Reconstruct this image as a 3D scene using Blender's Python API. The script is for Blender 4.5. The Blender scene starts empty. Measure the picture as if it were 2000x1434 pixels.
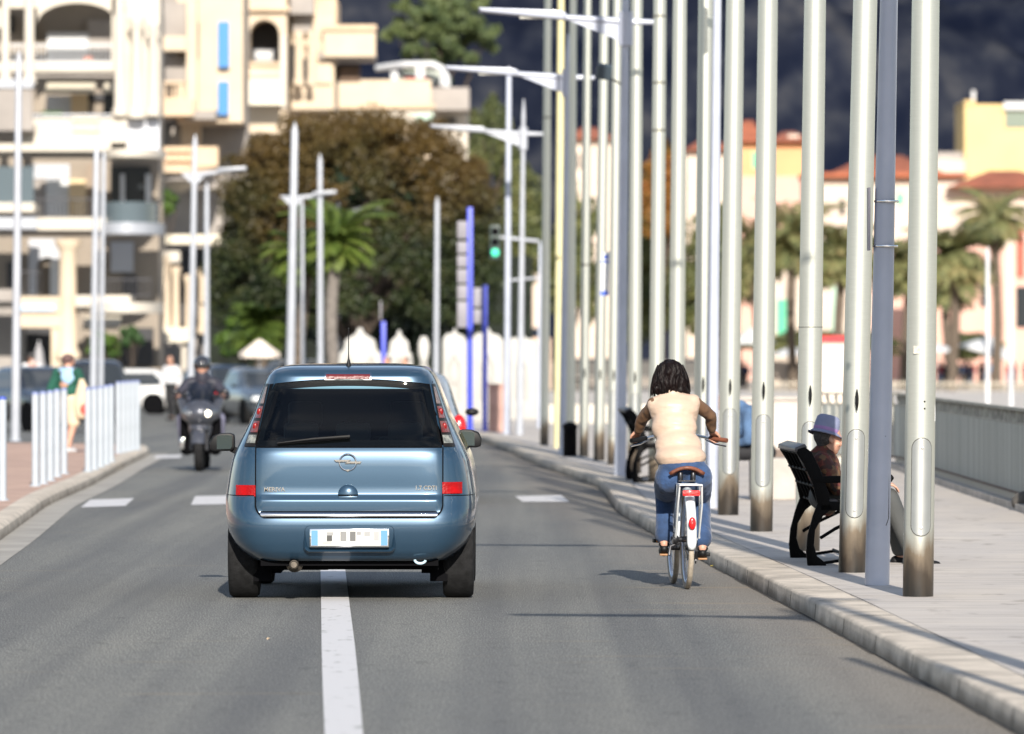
import bpy, bmesh, math, random
import numpy as np
from mathutils import Vector, Matrix, noise as mnoise
R = math.radians
rnd = random.Random(7)
scene = bpy.context.scene
COL = scene.collection
F, HZ, CX, CH = 12500.0, 680.0, 1000.0, 1.706      # focal (px of a 2000 px frame), horizon row, centre column, camera height

def zg(d):                      # the road dips slightly beyond 110 m
    if d < 110: return 0.0
    if d < 215: return -0.45 * (d - 110) / 105
    return -0.45
def at(px, d, z=None, py=None):  # point at distance d
    x = (px - CX) * d / F
    if z is None: z = CH - (py - HZ) * d / F
    return Vector((x, d, z))
def gd(py, z=0.0): return F * (CH - z) / (py - HZ)
def G(px, py, z=0.0):           # point of the flat ground seen at this pixel
    d = gd(py, z); return Vector(((px - CX) * d / F, d, z))

# ---------------------------------------------------------------- materials
def mat(name, col, rough=0.6, metal=0.0, var=0.0, vscale=4.0, bump=0.0, bscale=30.0, coat=0.0, spec=0.5, emit=0.0, col2=None, vstretch=(1,1,1), detail=4.0, ramp=(0.35, 0.65), sheen=0.0, trans=0.0):
    m = bpy.data.materials.new(name); m.use_nodes = True
    nt = m.node_tree; b = nt.nodes['Principled BSDF']
    b.inputs['Base Color'].default_value = (*col, 1); b.inputs['Roughness'].default_value = rough
    b.inputs['Metallic'].default_value = metal; b.inputs['Specular IOR Level'].default_value = spec
    b.inputs['Coat Weight'].default_value = coat; b.inputs['Coat Roughness'].default_value = 0.05
    b.inputs['Sheen Weight'].default_value = sheen
    b.inputs['Transmission Weight'].default_value = trans
    if emit:
        b.inputs['Emission Color'].default_value = (*col, 1); b.inputs['Emission Strength'].default_value = emit
    tc = nt.nodes.new('ShaderNodeTexCoord'); mp = nt.nodes.new('ShaderNodeMapping')
    mp.inputs['Scale'].default_value = vstretch
    nt.links.new(tc.outputs['Object'], mp.inputs['Vector'])
    if var or col2:
        n = nt.nodes.new('ShaderNodeTexNoise'); n.inputs['Scale'].default_value = vscale; n.inputs['Detail'].default_value = detail
        nt.links.new(mp.outputs[0], n.inputs['Vector'])
        r = nt.nodes.new('ShaderNodeValToRGB')
        c2 = col2 if col2 else tuple(c * (1 - var) for c in col)
        c1 = col if col2 else tuple(min(1, c * (1 + var)) for c in col)
        r.color_ramp.elements[0].color = (*c2, 1); r.color_ramp.elements[1].color = (*c1, 1)
        r.color_ramp.elements[0].position = ramp[0]; r.color_ramp.elements[1].position = ramp[1]
        nt.links.new(n.outputs['Fac'], r.inputs[0]); nt.links.new(r.outputs[0], b.inputs['Base Color'])
        m['ramp'] = r.name
    if bump:
        n2 = nt.nodes.new('ShaderNodeTexNoise'); n2.inputs['Scale'].default_value = bscale; n2.inputs['Detail'].default_value = 5
        nt.links.new(mp.outputs[0], n2.inputs['Vector'])
        bp = nt.nodes.new('ShaderNodeBump'); bp.inputs['Strength'].default_value = bump; bp.inputs['Distance'].default_value = 0.02
        nt.links.new(n2.outputs['Fac'], bp.inputs['Height']); nt.links.new(bp.outputs[0], b.inputs['Normal'])
    return m

def N(m, t): return m.node_tree.nodes.new(t)
def L(m, a, b): m.node_tree.links.new(a, b)
def ramp(m, stops):
    r = N(m, 'ShaderNodeValToRGB'); e = r.color_ramp.elements
    while len(e) < len(stops): e.new(0.5)
    for k, (p, c) in enumerate(stops): e[k].position = p; e[k].color = (*c, 1)
    return r

def leaf_mat(name, cols, scale=0.6, transl=0.25):
    m = bpy.data.materials.new(name); m.use_nodes = True
    b = m.node_tree.nodes['Principled BSDF']; b.inputs['Roughness'].default_value = 0.55
    tc = N(m, 'ShaderNodeTexCoord'); n = N(m, 'ShaderNodeTexNoise'); n.inputs['Scale'].default_value = scale; n.inputs['Detail'].default_value = 3
    L(m, tc.outputs['Object'], n.inputs['Vector'])
    g = N(m, 'ShaderNodeNewGeometry'); ma = N(m, 'ShaderNodeMath'); ma.operation = 'MULTIPLY_ADD'
    L(m, g.outputs['Random Per Island'], ma.inputs[0]); ma.inputs[1].default_value = 0.4; 
    ad = N(m, 'ShaderNodeMath'); ad.operation = 'SUBTRACT'; L(m, n.outputs['Fac'], ad.inputs[0]); ad.inputs[1].default_value = 0.2
    L(m, ad.outputs[0], ma.inputs[2])
    k = len(cols); r = ramp(m, [(0.25 + 0.5 * i / (k - 1), c) for i, c in enumerate(cols)])
    L(m, ma.outputs[0], r.inputs[0]); L(m, r.outputs[0], b.inputs['Base Color'])
    tr = N(m, 'ShaderNodeBsdfTranslucent'); L(m, r.outputs[0], tr.inputs['Color'])
    mx = N(m, 'ShaderNodeMixShader'); mx.inputs[0].default_value = transl
    out = m.node_tree.nodes['Material Output']
    L(m, b.outputs[0], mx.inputs[1]); L(m, tr.outputs[0], mx.inputs[2]); L(m, mx.outputs[0], out.inputs[0])
    return m

def glass_mat(name, tint=(0.3, 0.36, 0.34), refl=0.06, rcol=(1, 1, 1)):
    m = bpy.data.materials.new(name); m.use_nodes = True
    nt = m.node_tree; nt.nodes.remove(nt.nodes['Principled BSDF'])
    t = N(m, 'ShaderNodeBsdfTransparent'); t.inputs[0].default_value = (*tint, 1)
    g = N(m, 'ShaderNodeBsdfGlossy'); g.inputs['Roughness'].default_value = 0.02; g.inputs[0].default_value = (*rcol, 1)
    f = N(m, 'ShaderNodeFresnel'); f.inputs[0].default_value = 1.5
    a = N(m, 'ShaderNodeMath'); a.operation = 'ADD'; a.inputs[1].default_value = refl; L(m, f.outputs[0], a.inputs[0])
    mx = N(m, 'ShaderNodeMixShader'); L(m, a.outputs[0], mx.inputs[0]); L(m, t.outputs[0], mx.inputs[1]); L(m, g.outputs[0], mx.inputs[2])
    L(m, mx.outputs[0], nt.nodes['Material Output'].inputs[0]); return m

# ---------------------------------------------------------------- mesh builder
class MB:
    def __init__(s): s.v = []; s.f = []; s.mi = []; s.cur = 0
    def add(s, vs, fs):
        o = len(s.v); s.v += [tuple(v) for v in vs]; s.f += [tuple(i + o for i in f) for f in fs]; s.mi += [s.cur] * len(fs)
    def box(s, x0, y0, z0, x1, y1, z1, M=None):
        vs = [Vector(p) for p in ((x0,y0,z0),(x1,y0,z0),(x1,y1,z0),(x0,y1,z0),(x0,y0,z1),(x1,y0,z1),(x1,y1,z1),(x0,y1,z1))]
        if M is not None: vs = [M @ v for v in vs]
        s.add(vs, [(3,2,1,0),(4,5,6,7),(0,1,5,4),(1,2,6,5),(2,3,7,6),(3,0,4,7)])
    def bar(s, a, b, w, h, up=(0,0,1)):       # box beam from a to b
        a = Vector(a); b = Vector(b); d = (b - a); l = d.length; d.normalize()
        sx = d.cross(Vector(up));
        if sx.length < 1e-4: sx = d.cross(Vector((1,0,0)))
        sx.normalize(); uz = sx.cross(d)
        vs = []
        for p in (a, b):
            for i, j in ((-1,-1),(1,-1),(1,1),(-1,1)): vs.append(p + sx * (i * w / 2) + uz * (j * h / 2))
        s.add(vs, [(0,1,2,3),(7,6,5,4),(0,4,5,1),(1,5,6,2),(2,6,7,3),(3,7,4,0)])
    def tube(s, pts, rad, seg=12, cap=True, closed=False):
        pts = [Vector(p) for p in pts]; n = len(pts)
        rad = rad if isinstance(rad, (list, tuple)) else [rad] * n
        vs = []; prev = None
        for i, p in enumerate(pts):
            if closed: t = pts[(i + 1) % n] - pts[i - 1]
            else: t = pts[min(i + 1, n - 1)] - pts[max(i - 1, 0)]
            t.normalize()
            if prev is None:
                a = t.cross(Vector((0, 0, 1)))
                if a.length < 0.1: a = t.cross(Vector((1, 0, 0)))
            else: a = prev - t * prev.dot(t)
            a.normalize(); prev = a; b = t.cross(a)
            for k in range(seg):
                q = 2 * math.pi * k / seg; vs.append(p + (a * math.cos(q) + b * math.sin(q)) * rad[i])
        fs = []
        for i in range(n if closed else n - 1):
            j = (i + 1) % n
            for k in range(seg):
                k2 = (k + 1) % seg; fs.append((i*seg+k, j*seg+k, j*seg+k2, i*seg+k2)[::-1])
        if cap and not closed:
            fs.append(tuple(range(seg))); fs.append(tuple(range((n-1)*seg, n*seg))[::-1])
        s.add(vs, fs)
    def lathe(s, prof, c=(0,0,0), axis='z', seg=24, cap=True):   # prof: (r, h)
        c = Vector(c); vs = []
        for r, h in prof:
            for k in range(seg):
                q = 2 * math.pi * k / seg; a, b = r * math.cos(q), r * math.sin(q)
                v = Vector((a, b, h)) if axis == 'z' else (Vector((h, a, b)) if axis == 'x' else Vector((b, h, a)))
                vs.append(c + v)
        n = len(prof); fs = []
        for i in range(n - 1):
            for k in range(seg):
                k2 = (k + 1) % seg; fs.append((i*seg+k, i*seg+k2, (i+1)*seg+k2, (i+1)*seg+k))
        if cap:
            if prof[0][0] > 1e-6: fs.append(tuple(range(seg))[::-1])
            if prof[-1][0] > 1e-6: fs.append(tuple(range((n-1)*seg, n*seg)))
        s.add(vs, fs)
    def sphere(s, c, r, seg=16, rings=10, M=None):
        c = Vector(c); r = Vector(r) if not isinstance(r, (int, float)) else Vector((r, r, r)); vs = []; fs = []
        for i in range(rings + 1):
            th = math.pi * i / rings
            for k in range(seg):
                q = 2 * math.pi * k / seg
                v = Vector((r.x*math.sin(th)*math.cos(q), r.y*math.sin(th)*math.sin(q), r.z*math.cos(th)))
                if M is not None: v = M @ v
                vs.append(c + v)
        for i in range(rings):
            for k in range(seg):
                k2 = (k + 1) % seg; fs.append((i*seg+k, (i+1)*seg+k, (i+1)*seg+k2, i*seg+k2))
        s.add(vs, fs)
    def cone(s, a, ra, b, rb, seg=14):     # rounded cone (closed pieces for remeshing)
        a = Vector(a); b = Vector(b)
        s.sphere(a, ra, seg, 8); s.sphere(b, rb, seg, 8)
        if (b - a).length > 1e-4: s.tube([a, b], [ra, rb], seg)
    def prism(s, poly, O, U, V, W):        # polygon (u,v) extruded along W
        O = Vector(O); U = Vector(U); V = Vector(V); W = Vector(W); n = len(poly)
        vs = [O + U*u + V*v for u, v in poly] + [O + U*u + V*v + W for u, v in poly]
        fs = [tuple(range(n))[::-1], tuple(range(n, 2*n))] + [(i, (i+1)%n, n+(i+1)%n, n+i) for i in range(n)]
        s.add(vs, fs)
    def grid(s, P, nu, nv, flip=False):    # P(i,j) -> point
        vs = [P(i, j) for i in range(nu) for j in range(nv)]
        fs = [((i*nv+j), (i+1)*nv+j, (i+1)*nv+j+1, i*nv+j+1) for i in range(nu-1) for j in range(nv-1)]
        if flip: fs = [f[::-1] for f in fs]
        s.add(vs, fs)
    def build(s, name, mats, parent=None, smooth=True, ang=40, fixn=False, bevel=0.0):
        me = bpy.data.meshes.new(name); me.from_pydata(s.v, [], s.f); 
        if not isinstance(mats, (list, tuple)): mats = [mats]
        for m in mats: me.materials.append(m)
        if len(mats) > 1: me.polygons.foreach_set('material_index', s.mi)
        me.validate()
        if fixn or bevel:
            bm = bmesh.new(); bm.from_mesh(me)
            if fixn: bmesh.ops.recalc_face_normals(bm, faces=bm.faces)
            if bevel:
                es = [e for e in bm.edges if len(e.link_faces) == 2 and e.calc_face_angle(0) > 0.6]
                bmesh.ops.bevel(bm, geom=es, offset=bevel, segments=2, affect='EDGES', profile=0.5)
            bm.to_mesh(me); bm.free()
        if smooth: me.shade_smooth(); me.set_sharp_from_angle(angle=R(ang))
        o = bpy.data.objects.new(name, me); COL.objects.link(o)
        if parent: o.parent = parent
        return o

def tag(o, label=None, cat=None, group=None, kind=None):
    if label: o['label'] = label
    if cat: o['category'] = cat
    if group: o['group'] = group
    if kind: o['kind'] = kind
    return o
def thing(name, label, cat, loc=(0,0,0), rz=0.0, group=None):
    o = bpy.data.objects.new(name, None); o.empty_display_size = 0.2; COL.objects.link(o)
    o.location = loc; o.rotation_euler = (0, 0, rz); return tag(o, label, cat, group)
KIDS = {}
def copy_tree(o, parent=None, swap=None):
    c = o.copy(); COL.objects.link(c)
    if parent is not None: c.parent = parent
    if swap and c.type == 'MESH' and c.data.materials and c.data.materials[0].name in swap:
        c.data = c.data.copy(); c.data.materials[0] = swap[c.data.materials[0].name]
    for ch in [x for x in COL.objects if x.parent is o]: copy_tree(ch, c, swap)
    return c

TMP = bpy.data.scenes.new('modelling_room')
def blob(name, mb, m, parent, voxel=0.012, it=3, fac=0.5):     # fuse closed pieces into one continuous skin
    o = mb.build('tmp', m, None, smooth=False)
    md = o.modifiers.new('r', 'REMESH'); md.mode = 'VOXEL'; md.voxel_size = voxel; md.use_smooth_shade = True
    if it:
        sm = o.modifiers.new('s', 'SMOOTH'); sm.iterations = it; sm.factor = fac
    COL.objects.unlink(o); TMP.collection.objects.link(o); TMP.view_layers[0].update(); dg = TMP.view_layers[0].depsgraph; me = bpy.data.meshes.new_from_object(o.evaluated_get(dg))
    old = o.data; bpy.data.objects.remove(o); bpy.data.meshes.remove(old)
    me.name = name; me.materials.clear(); me.materials.append(m) if not isinstance(m, list) else [me.materials.append(x) for x in m]
    me.shade_smooth()
    n = bpy.data.objects.new(name, me); COL.objects.link(n)
    if parent: n.parent = parent
    return n

def displace(o, fn):            # push every vertex along its normal
    me = o.data; n = len(me.vertices); co = np.empty(n*3); me.vertices.foreach_get('co', co); co = co.reshape(-1, 3)
    no = np.array([v.vector[:] for v in me.vertex_normals]); k = np.array([fn(Vector(c)) for c in co])
    me.vertices.foreach_set('co', (co + no * k[:, None]).ravel()); me.update()
def text_mesh(name, body, size, m, parent, loc, rot=(R(90),0,0), ext=0.002, align='CENTER', sx=1.0, bold=0.0):
    cu = bpy.data.curves.new('t', 'FONT'); cu.body = body; cu.size = size; cu.extrude = ext; cu.align_x = align; cu.align_y = 'CENTER'; cu.offset = bold
    o = bpy.data.objects.new('t', cu); TMP.collection.objects.link(o); TMP.view_layers[0].update()
    dg = TMP.view_layers[0].depsgraph; me = bpy.data.meshes.new_from_object(o.evaluated_get(dg))
    bpy.data.objects.remove(o); bpy.data.curves.remove(cu)
    me.materials.clear(); me.materials.append(m); me.name = name
    n = bpy.data.objects.new(name, me); COL.objects.link(n); n.parent = parent; n.location = loc; n.rotation_euler = rot; n.scale = (sx, 1, 1)
    return n

# ---------------------------------------------------------------- palette
M_asph = None
BLK = mat('black_plastic', (0.008, 0.008, 0.009), 0.5, spec=.25)
RUB = mat('tyre_rubber', (0.014, 0.014, 0.015), 0.9, spec=.2, bump=0.3, bscale=120, var=.3, vscale=20)
CHR = mat('chrome', (0.8, 0.8, 0.8), 0.12, 1.0)
ALU = mat('brushed_aluminium', (0.55, 0.56, 0.55), 0.35, 0.9)
LAMPM = mat('grey_blue_lamp_paint', (0.43, 0.46, 0.55), 0.38, 0.1, var=0.06, vscale=3, coat=0.15)
LAMPL = mat('light_grey_lamp_paint', (0.40, 0.42, 0.47), 0.4, 0.1, var=0.06, vscale=3)
WHT = mat('white_paint', (0.62, 0.63, 0.65), 0.4, var=0.04, vscale=3)
REDL = mat('red_lens', (0.55, 0.008, 0.01), 0.15, coat=1.0, bump=0.25, bscale=60)
REDG = mat('lit_red_lamp', (1.0, 0.02, 0.015), 0.3, emit=2.2)
SKIN = mat('skin', (0.50, 0.27, 0.19), 0.5, var=0.1, vscale=12)
HAIR = mat('dark_hair', (0.006, 0.003, 0.003), 0.45, spec=0.16, var=0.5, vscale=60, vstretch=(1,1,.15), bump=0.9, bscale=45)
CREAM = mat('cream_render', (0.60, 0.49, 0.37), 0.85, var=0.06, vscale=0.7, bump=0.1, bscale=3)
CREAM2 = mat('warm_cream_render', (0.62, 0.47, 0.33), 0.85, var=0.08, vscale=0.7)
WHITEB = mat('white_render', (0.58, 0.53, 0.46), 0.8, var=0.05, vscale=0.8)
PEACH = mat('peach_render', (0.78, 0.56, 0.42), 0.85, var=0.06, vscale=0.5)
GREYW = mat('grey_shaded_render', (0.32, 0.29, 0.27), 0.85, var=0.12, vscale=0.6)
GLD = mat('dark_window_glass', (0.03, 0.035, 0.04), 0.1, coat=0.4)
WOOD = mat('brown_wood', (0.10, 0.055, 0.03), 0.6, var=0.3, vscale=12)
CONC = mat('pale_concrete', (0.40, 0.37, 0.34), 0.85, var=0.18, vscale=2.5, bump=0.3, bscale=40)
TRUNK = mat('palm_trunk_bark', (0.11, 0.085, 0.065), 0.9, var=0.4, vscale=8, bump=1, bscale=12)
BARK = mat('tree_bark', (0.06, 0.045, 0.035), 0.9, var=0.4, vscale=5, bump=1, bscale=8)
# ================================================================ ground, road, pavements
def strip(name, rows, m, kind='structure', parent=None):   # rows: list of (left point, right point)
    mb = MB(); n = 6
    mb.grid(lambda i, j: Vector(rows[i][0]).lerp(Vector(rows[i][1]), j / n), len(rows), n + 1, flip=True)
    o = mb.build(name, m, parent, smooth=False); tag(o, kind=kind); return o

# asphalt: fine aggregate, patches, oil tone, faint ochre drag marks
m = mat('asphalt', (0.13, 0.13, 0.128), 0.85)
b = m.node_tree.nodes['Principled BSDF']; tc = N(m, 'ShaderNodeTexCoord')
def tex(m, scale, stretch, detail=4):
    mp = N(m, 'ShaderNodeMapping'); mp.inputs['Scale'].default_value = stretch; L(m, tc.outputs['Object'], mp.inputs[0])
    n = N(m, 'ShaderNodeTexNoise'); n.inputs['Scale'].default_value = scale; n.inputs['Detail'].default_value = detail
    L(m, mp.outputs[0], n.inputs['Vector']); return n
n1 = tex(m, 120, (1, 0.12, 1), 2); n5 = tex(m, 1.0, (2.2, .02, 1), 3); n6 = tex(m, 7, (1, .5, 1), 8); n2 = tex(m, 0.45, (1.6, 0.22, 1), 6); n3 = tex(m, 1.3, (0.25, 2.2, 1), 3)
r1 = ramp(m, [(0.28, (0.066, 0.067, 0.065)), (0.5, (0.128, 0.130, 0.127)), (0.68, (0.32, 0.32, 0.305))]); L(m, n1.outputs['Fac'], r1.inputs[0])
r2 = ramp(m, [(0.3, (0.80, 0.81, 0.83)), (0.7, (1.14, 1.12, 1.07))]); L(m, n2.outputs['Fac'], r2.inputs[0])
mx = N(m, 'ShaderNodeMixRGB'); mx.blend_type = 'MULTIPLY'; mx.inputs[0].default_value = 1; L(m, r1.outputs[0], mx.inputs[1]); L(m, r2.outputs[0], mx.inputs[2])
for nn_, st_ in ((n5, [(0.36, (.74, .74, .76)), (0.6, (1.08, 1.07, 1.04))]), (n6, [(0.30, (.72, .72, .72)), (0.42, (1, 1, 1))])):
    rq = ramp(m, st_); L(m, nn_.outputs['Fac'], rq.inputs[0]); mq = N(m, 'ShaderNodeMixRGB'); mq.blend_type = 'MULTIPLY'; mq.inputs[0].default_value = 1; L(m, mx.outputs[0], mq.inputs[1]); L(m, rq.outputs[0], mq.inputs[2]); mx = mq
r3 = ramp(m, [(0.66, (0, 0, 0)), (0.72, (0.40, 0.40, 0.40))]); L(m, n3.outputs['Fac'], r3.inputs[0])
mx2 = N(m, 'ShaderNodeMixRGB'); L(m, r3.outputs[0], mx2.inputs[0]); L(m, mx.outputs[0], mx2.inputs[1]); mx2.inputs[2].default_value = (0.30, 0.23, 0.14, 1)
# dusty brown band along the kerb (dirt washed to the gutter)
sp = N(m, 'ShaderNodeSeparateXYZ'); L(m, tc.outputs['Object'], sp.inputs[0])
q1 = N(m, 'ShaderNodeMath'); q1.operation = 'MULTIPLY_ADD'; L(m, sp.outputs[1], q1.inputs[0]); q1.inputs[1].default_value = 0.031; L(m, sp.outputs[0], q1.inputs[2])
q2 = N(m, 'ShaderNodeMath'); q2.operation = 'MULTIPLY_ADD'; L(m, n2.outputs['Fac'], q2.inputs[0]); q2.inputs[1].default_value = 0.9; L(m, q1.outputs[0], q2.inputs[2])
r4 = ramp(m, [(0.0, (0, 0, 0)), (1.0, (0.42, 0.42, 0.42))]); mr = N(m, 'ShaderNodeMapRange'); L(m, q2.outputs[0], mr.inputs[0]); mr.inputs[1].default_value = 2.75; mr.inputs[2].default_value = 3.75; L(m, mr.outputs[0], r4.inputs[0])
mx3 = N(m, 'ShaderNodeMixRGB'); L(m, r4.outputs[0], mx3.inputs[0]); L(m, mx2.outputs[0], mx3.inputs[1]); mx3.inputs[2].default_value = (0.27, 0.215, 0.165, 1)
L(m, mx3.outputs[0], b.inputs['Base Color'])
bp = N(m, 'ShaderNodeBump'); bp.inputs['Strength'].default_value = 0.5; bp.inputs['Distance'].default_value = 0.006; L(m, n1.outputs['Fac'], bp.inputs['Height']); L(m, bp.outputs[0], b.inputs['Normal'])
M_asph = m

EARTH = mat('earth', (0.22, 0.19, 0.15), 0.9, var=0.2, vscale=0.05)
mb = MB(); mb.grid(lambda i, j: Vector((-2500 + 5000 * i / 8, -200 + 3600 * j / 8, -1.0)), 9, 9)
tag(mb.build('ground', EARTH, smooth=False), kind='structure')
ds = [8, 20, 30, 40, 50, 60, 80, 100, 110, 125, 140, 160, 180, 200, 215, 260, 330]
strip('road', [((-75, d, zg(d)), (12 if d < 118 else 12, d, zg(d))) for d in ds], M_asph)

# right kerb polyline (road edge) traced on the ground
KR = [(Vector((2.98, 8, 0))), Vector((2.52, 20, 0)), G(1980, 1430), G(1780, 1318), G(1592, 1212), G(1480, 1153), G(1368, 1094), G(1270, 1040), G(1208, 1002), G(1192, 982), G(1184, 966),
      G(1165, 951), G(1120, 934), G(1065, 915), G(1005, 888), G(960, 868), G(915, 849), G(860, 835)]
def kx(d, ext=0.0):
    for a, c in zip(KR, KR[1:]):
        if a.y <= d <= c.y: return a.x + (c.x - a.x) * (d - a.y) / (c.y - a.y)
    return KR[-1].x
PZ = 0.12
# kerb: bevelled stone, with joints per stone
KM = mat('kerb_stone', (0.54, 0.475, 0.40), 0.85, var=0.2, vscale=3, bump=0.5, bscale=35)
bN = KM.node_tree.nodes['Principled BSDF']; rN = KM.node_tree.nodes[KM['ramp']]
tc = N(KM, 'ShaderNodeTexCoord'); nn = tex(KM, 7, (1, .25, 0.5), 5); sp = N(KM, 'ShaderNodeSeparateXYZ'); L(KM, tc.outputs['Object'], sp.inputs[0])
mr = N(KM, 'ShaderNodeMapRange'); L(KM, sp.outputs[2], mr.inputs[0]); mr.inputs[1].default_value = 0.0; mr.inputs[2].default_value = 0.115; mr.inputs[3].default_value = 0.50; mr.inputs[4].default_value = -0.20
ad = N(KM, 'ShaderNodeMath'); ad.operation = 'ADD'; L(KM, mr.outputs[0], ad.inputs[0]); L(KM, nn.outputs['Fac'], ad.inputs[1])
rr = ramp(KM, [(0.55, (0, 0, 0)), (0.95, (0.8, 0.8, 0.8))]); L(KM, ad.outputs[0], rr.inputs[0])
mxk = N(KM, 'ShaderNodeMixRGB'); L(KM, rr.outputs[0], mxk.inputs[0]); L(KM, rN.outputs[0], mxk.inputs[1]); mxk.inputs[2].default_value = (0.16, 0.13, 0.10, 1); L(KM, mxk.outputs[0], bN.inputs['Base Color'])
fine = []
for a, c in zip(KR, KR[1:]):
    k = max(1, int((c - a).length / 1.0))
    fine += [a.lerp(c, i / k) for i in range(k)]
fine.append(KR[-1])
sm = [fine[0]] + [(fine[i-1] + fine[i] * 2 + fine[i+1]) / 4 for i in range(1, len(fine)-1)] + [fine[-1]]
W = 0.30
mb = MB()
prof = [(0, 0), (0.006, 0.098), (0.012, 0.112), (0.028, 0.121), (W, 0.123)]
mb.grid(lambda i, j: Vector((sm[i].x + prof[j][0], sm[i].y, zg(sm[i].y) + prof[j][1])), len(sm), len(prof), flip=True)
o = mb.build('kerb', KM, fixn=True); tag(o, kind='structure')
JM = mat('dark_joint', (0.045, 0.04, 0.035), 0.9)
mb = MB()
for i in range(0, len(sm) - 1):      # long joint between kerb and paving, and a dirt line at the foot
    a, c = sm[i], sm[i+1]; w = 0.005 + 0.005 * rnd.random()
    mb.add([(a.x + W, a.y, zg(a.y)+PZ+.007), (a.x + W + w, a.y, zg(a.y)+PZ+.007), (c.x + W + w, c.y, zg(c.y)+PZ+.007), (c.x + W, c.y, zg(c.y)+PZ+.007)], [(0,1,2,3)])
    w = 0.008 + 0.02 * rnd.random()
    mb.add([(a.x - w, a.y, zg(a.y)+.004), (a.x + .002, a.y, zg(a.y)+.004), (c.x+.002, c.y, zg(c.y)+.004), (c.x - w * .8, c.y, zg(c.y)+.004)], [(0,1,2,3)])
for i in range(2, len(sm) - 1, 2):     # cross joints
    a = sm[i]; 
    mb.add([(a.x+.02, a.y, PZ+.006+zg(a.y)), (a.x + W, a.y, PZ+.006+zg(a.y)), (a.x + W, a.y + .02, PZ+.006+zg(a.y)), (a.x+.02, a.y + .02, PZ+.006+zg(a.y))], [(0,1,2,3)])
    mb.add([(a.x-.004, a.y, .01+zg(a.y)), (a.x+.006, a.y, .105+zg(a.y)), (a.x+.004, a.y+.014, .105+zg(a.y)), (a.x-.006, a.y+.014, .01+zg(a.y))], [(0,1,2,3)])
tag(mb.build('kerb_joint', JM, smooth=False), kind='structure')
# promenade pavement: pale slabs with grained cross boards
PV = mat('promenade_paving', (0.36, 0.33, 0.315), 0.8)
b = PV.node_tree.nodes['Principled BSDF']; tc = N(PV, 'ShaderNodeTexCoord')
n1 = tex(PV, 3.0, (0.5, 4.0, 1), 8); n2 = tex(PV, 1.2, (1, .35, 1), 3)
wv = N(PV, 'ShaderNodeTexWave'); wv.wave_type = 'BANDS'; wv.bands_direction = 'Y'; wv.inputs['Scale'].default_value = 0.314; wv.inputs['Distortion'].default_value = 0.4; L(PV, tc.outputs['Object'], wv.inputs[0])
r1 = ramp(PV, [(0.30, (0.36, 0.33, 0.30)), (0.45, (0.50, 0.46, 0.425)), (0.7, (0.57, 0.525, 0.475))]); L(PV, n1.outputs['Fac'], r1.inputs[0])
r2 = ramp(PV, [(0.3, (0.9, 0.9, 0.92)), (0.7, (1.05, 1.03, 1.0))]); L(PV, n2.outputs['Fac'], r2.inputs[0])
mx = N(PV, 'ShaderNodeMixRGB'); mx.blend_type = 'MULTIPLY'; mx.inputs[0].default_value = 1; L(PV, r1.outputs[0], mx.inputs[1]); L(PV, r2.outputs[0], mx.inputs[2])
rw = ramp(PV, [(0.0, (0.80, 0.77, 0.72)), (0.010, (1, 1, 1))]); L(PV, wv.outputs['Fac'], rw.inputs[0])
mx2 = N(PV, 'ShaderNodeMixRGB'); mx2.blend_type = 'MULTIPLY'; mx2.inputs[0].default_value = 0.8; L(PV, mx.outputs[0], mx2.inputs[1]); L(PV, rw.outputs[0], mx2.inputs[2])
n7 = tex(PV, 5, (1, .35, 1), 7); r7 = ramp(PV, [(0.30, (.72, .70, .68)), (0.40, (1, 1, 1))]); L(PV, n7.outputs['Fac'], r7.inputs[0]); mx4 = N(PV, 'ShaderNodeMixRGB'); mx4.blend_type = 'MULTIPLY'; mx4.inputs[0].default_value = 1; L(PV, mx2.outputs[0], mx4.inputs[1]); L(PV, r7.outputs[0], mx4.inputs[2]); L(PV, mx4.outputs[0], b.inputs['Base Color'])
rows = [((p.x + W - .02, p.y, PZ + zg(p.y)), (5.3 + max(0, min(1, (p.y - 88) / 10)) * 40, p.y, PZ + zg(p.y))) for p in sm]
strip('promenade_pavement', rows, PV)
PLZ = mat('pale_plaza_paving', (0.52, 0.48, 0.44), 0.85, var=0.12, vscale=0.4)
strip('plaza_pavement', [((kx(d) - 1, d, PZ + zg(d) + .004), (60, d, PZ + zg(d) + .004)) for d in (136.5, 160, 200, 215, 300)], PLZ)
SAND = mat('beach_sand', (0.50, 0.42, 0.33), 0.95, var=0.12, vscale=0.3)
mb = MB(); mb.grid(lambda i, j: Vector((5.6 + 144.0 * i / 8, 40 + 560 * j / 10, -0.9 if j else -0.9)), 9, 11); tag(mb.build('sand', SAND, smooth=False), kind='structure')

# left traffic island with red paving, kerb and gutter
KLp = [Vector((-3.35, 20, 0)), G(-160, 1160), G(0, 1057), G(93, 988), G(176, 951), G(240, 915), G(290, 890)]
far = [Vector((-5.95, 105.5, 0)), Vector((-6.6, 107.2, 0)), Vector((-12, 108, 0)), Vector((-40, 109, 0))]
IM = mat('red_paving', (0.46, 0.31, 0.245), 0.85, var=0.15, vscale=1.5, bump=.2, bscale=20)
KLf = []
for a, c in zip(KLp + far, (KLp + far)[1:]):
    k = max(1, int((c - a).length / 1.2)); KLf += [a.lerp(c, i / k) for i in range(k)]
KLf.append(far[-1])
for _ in range(2): KLf = [KLf[0]] + [(KLf[i-1] + KLf[i]*2 + KLf[i+1]) / 4 for i in range(1, len(KLf)-1)] + [KLf[-1]]
def off(pts, k, s):
    a = pts[max(k-1, 0)]; c = pts[min(k+1, len(pts)-1)]; t = (c - a).normalized(); return pts[k] + Vector((-t.y, t.x, 0)) * s
mb = MB(); prof = [(0, 0), (0.01, 0.09), (0.05, 0.123), (0.22, 0.125)]
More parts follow.
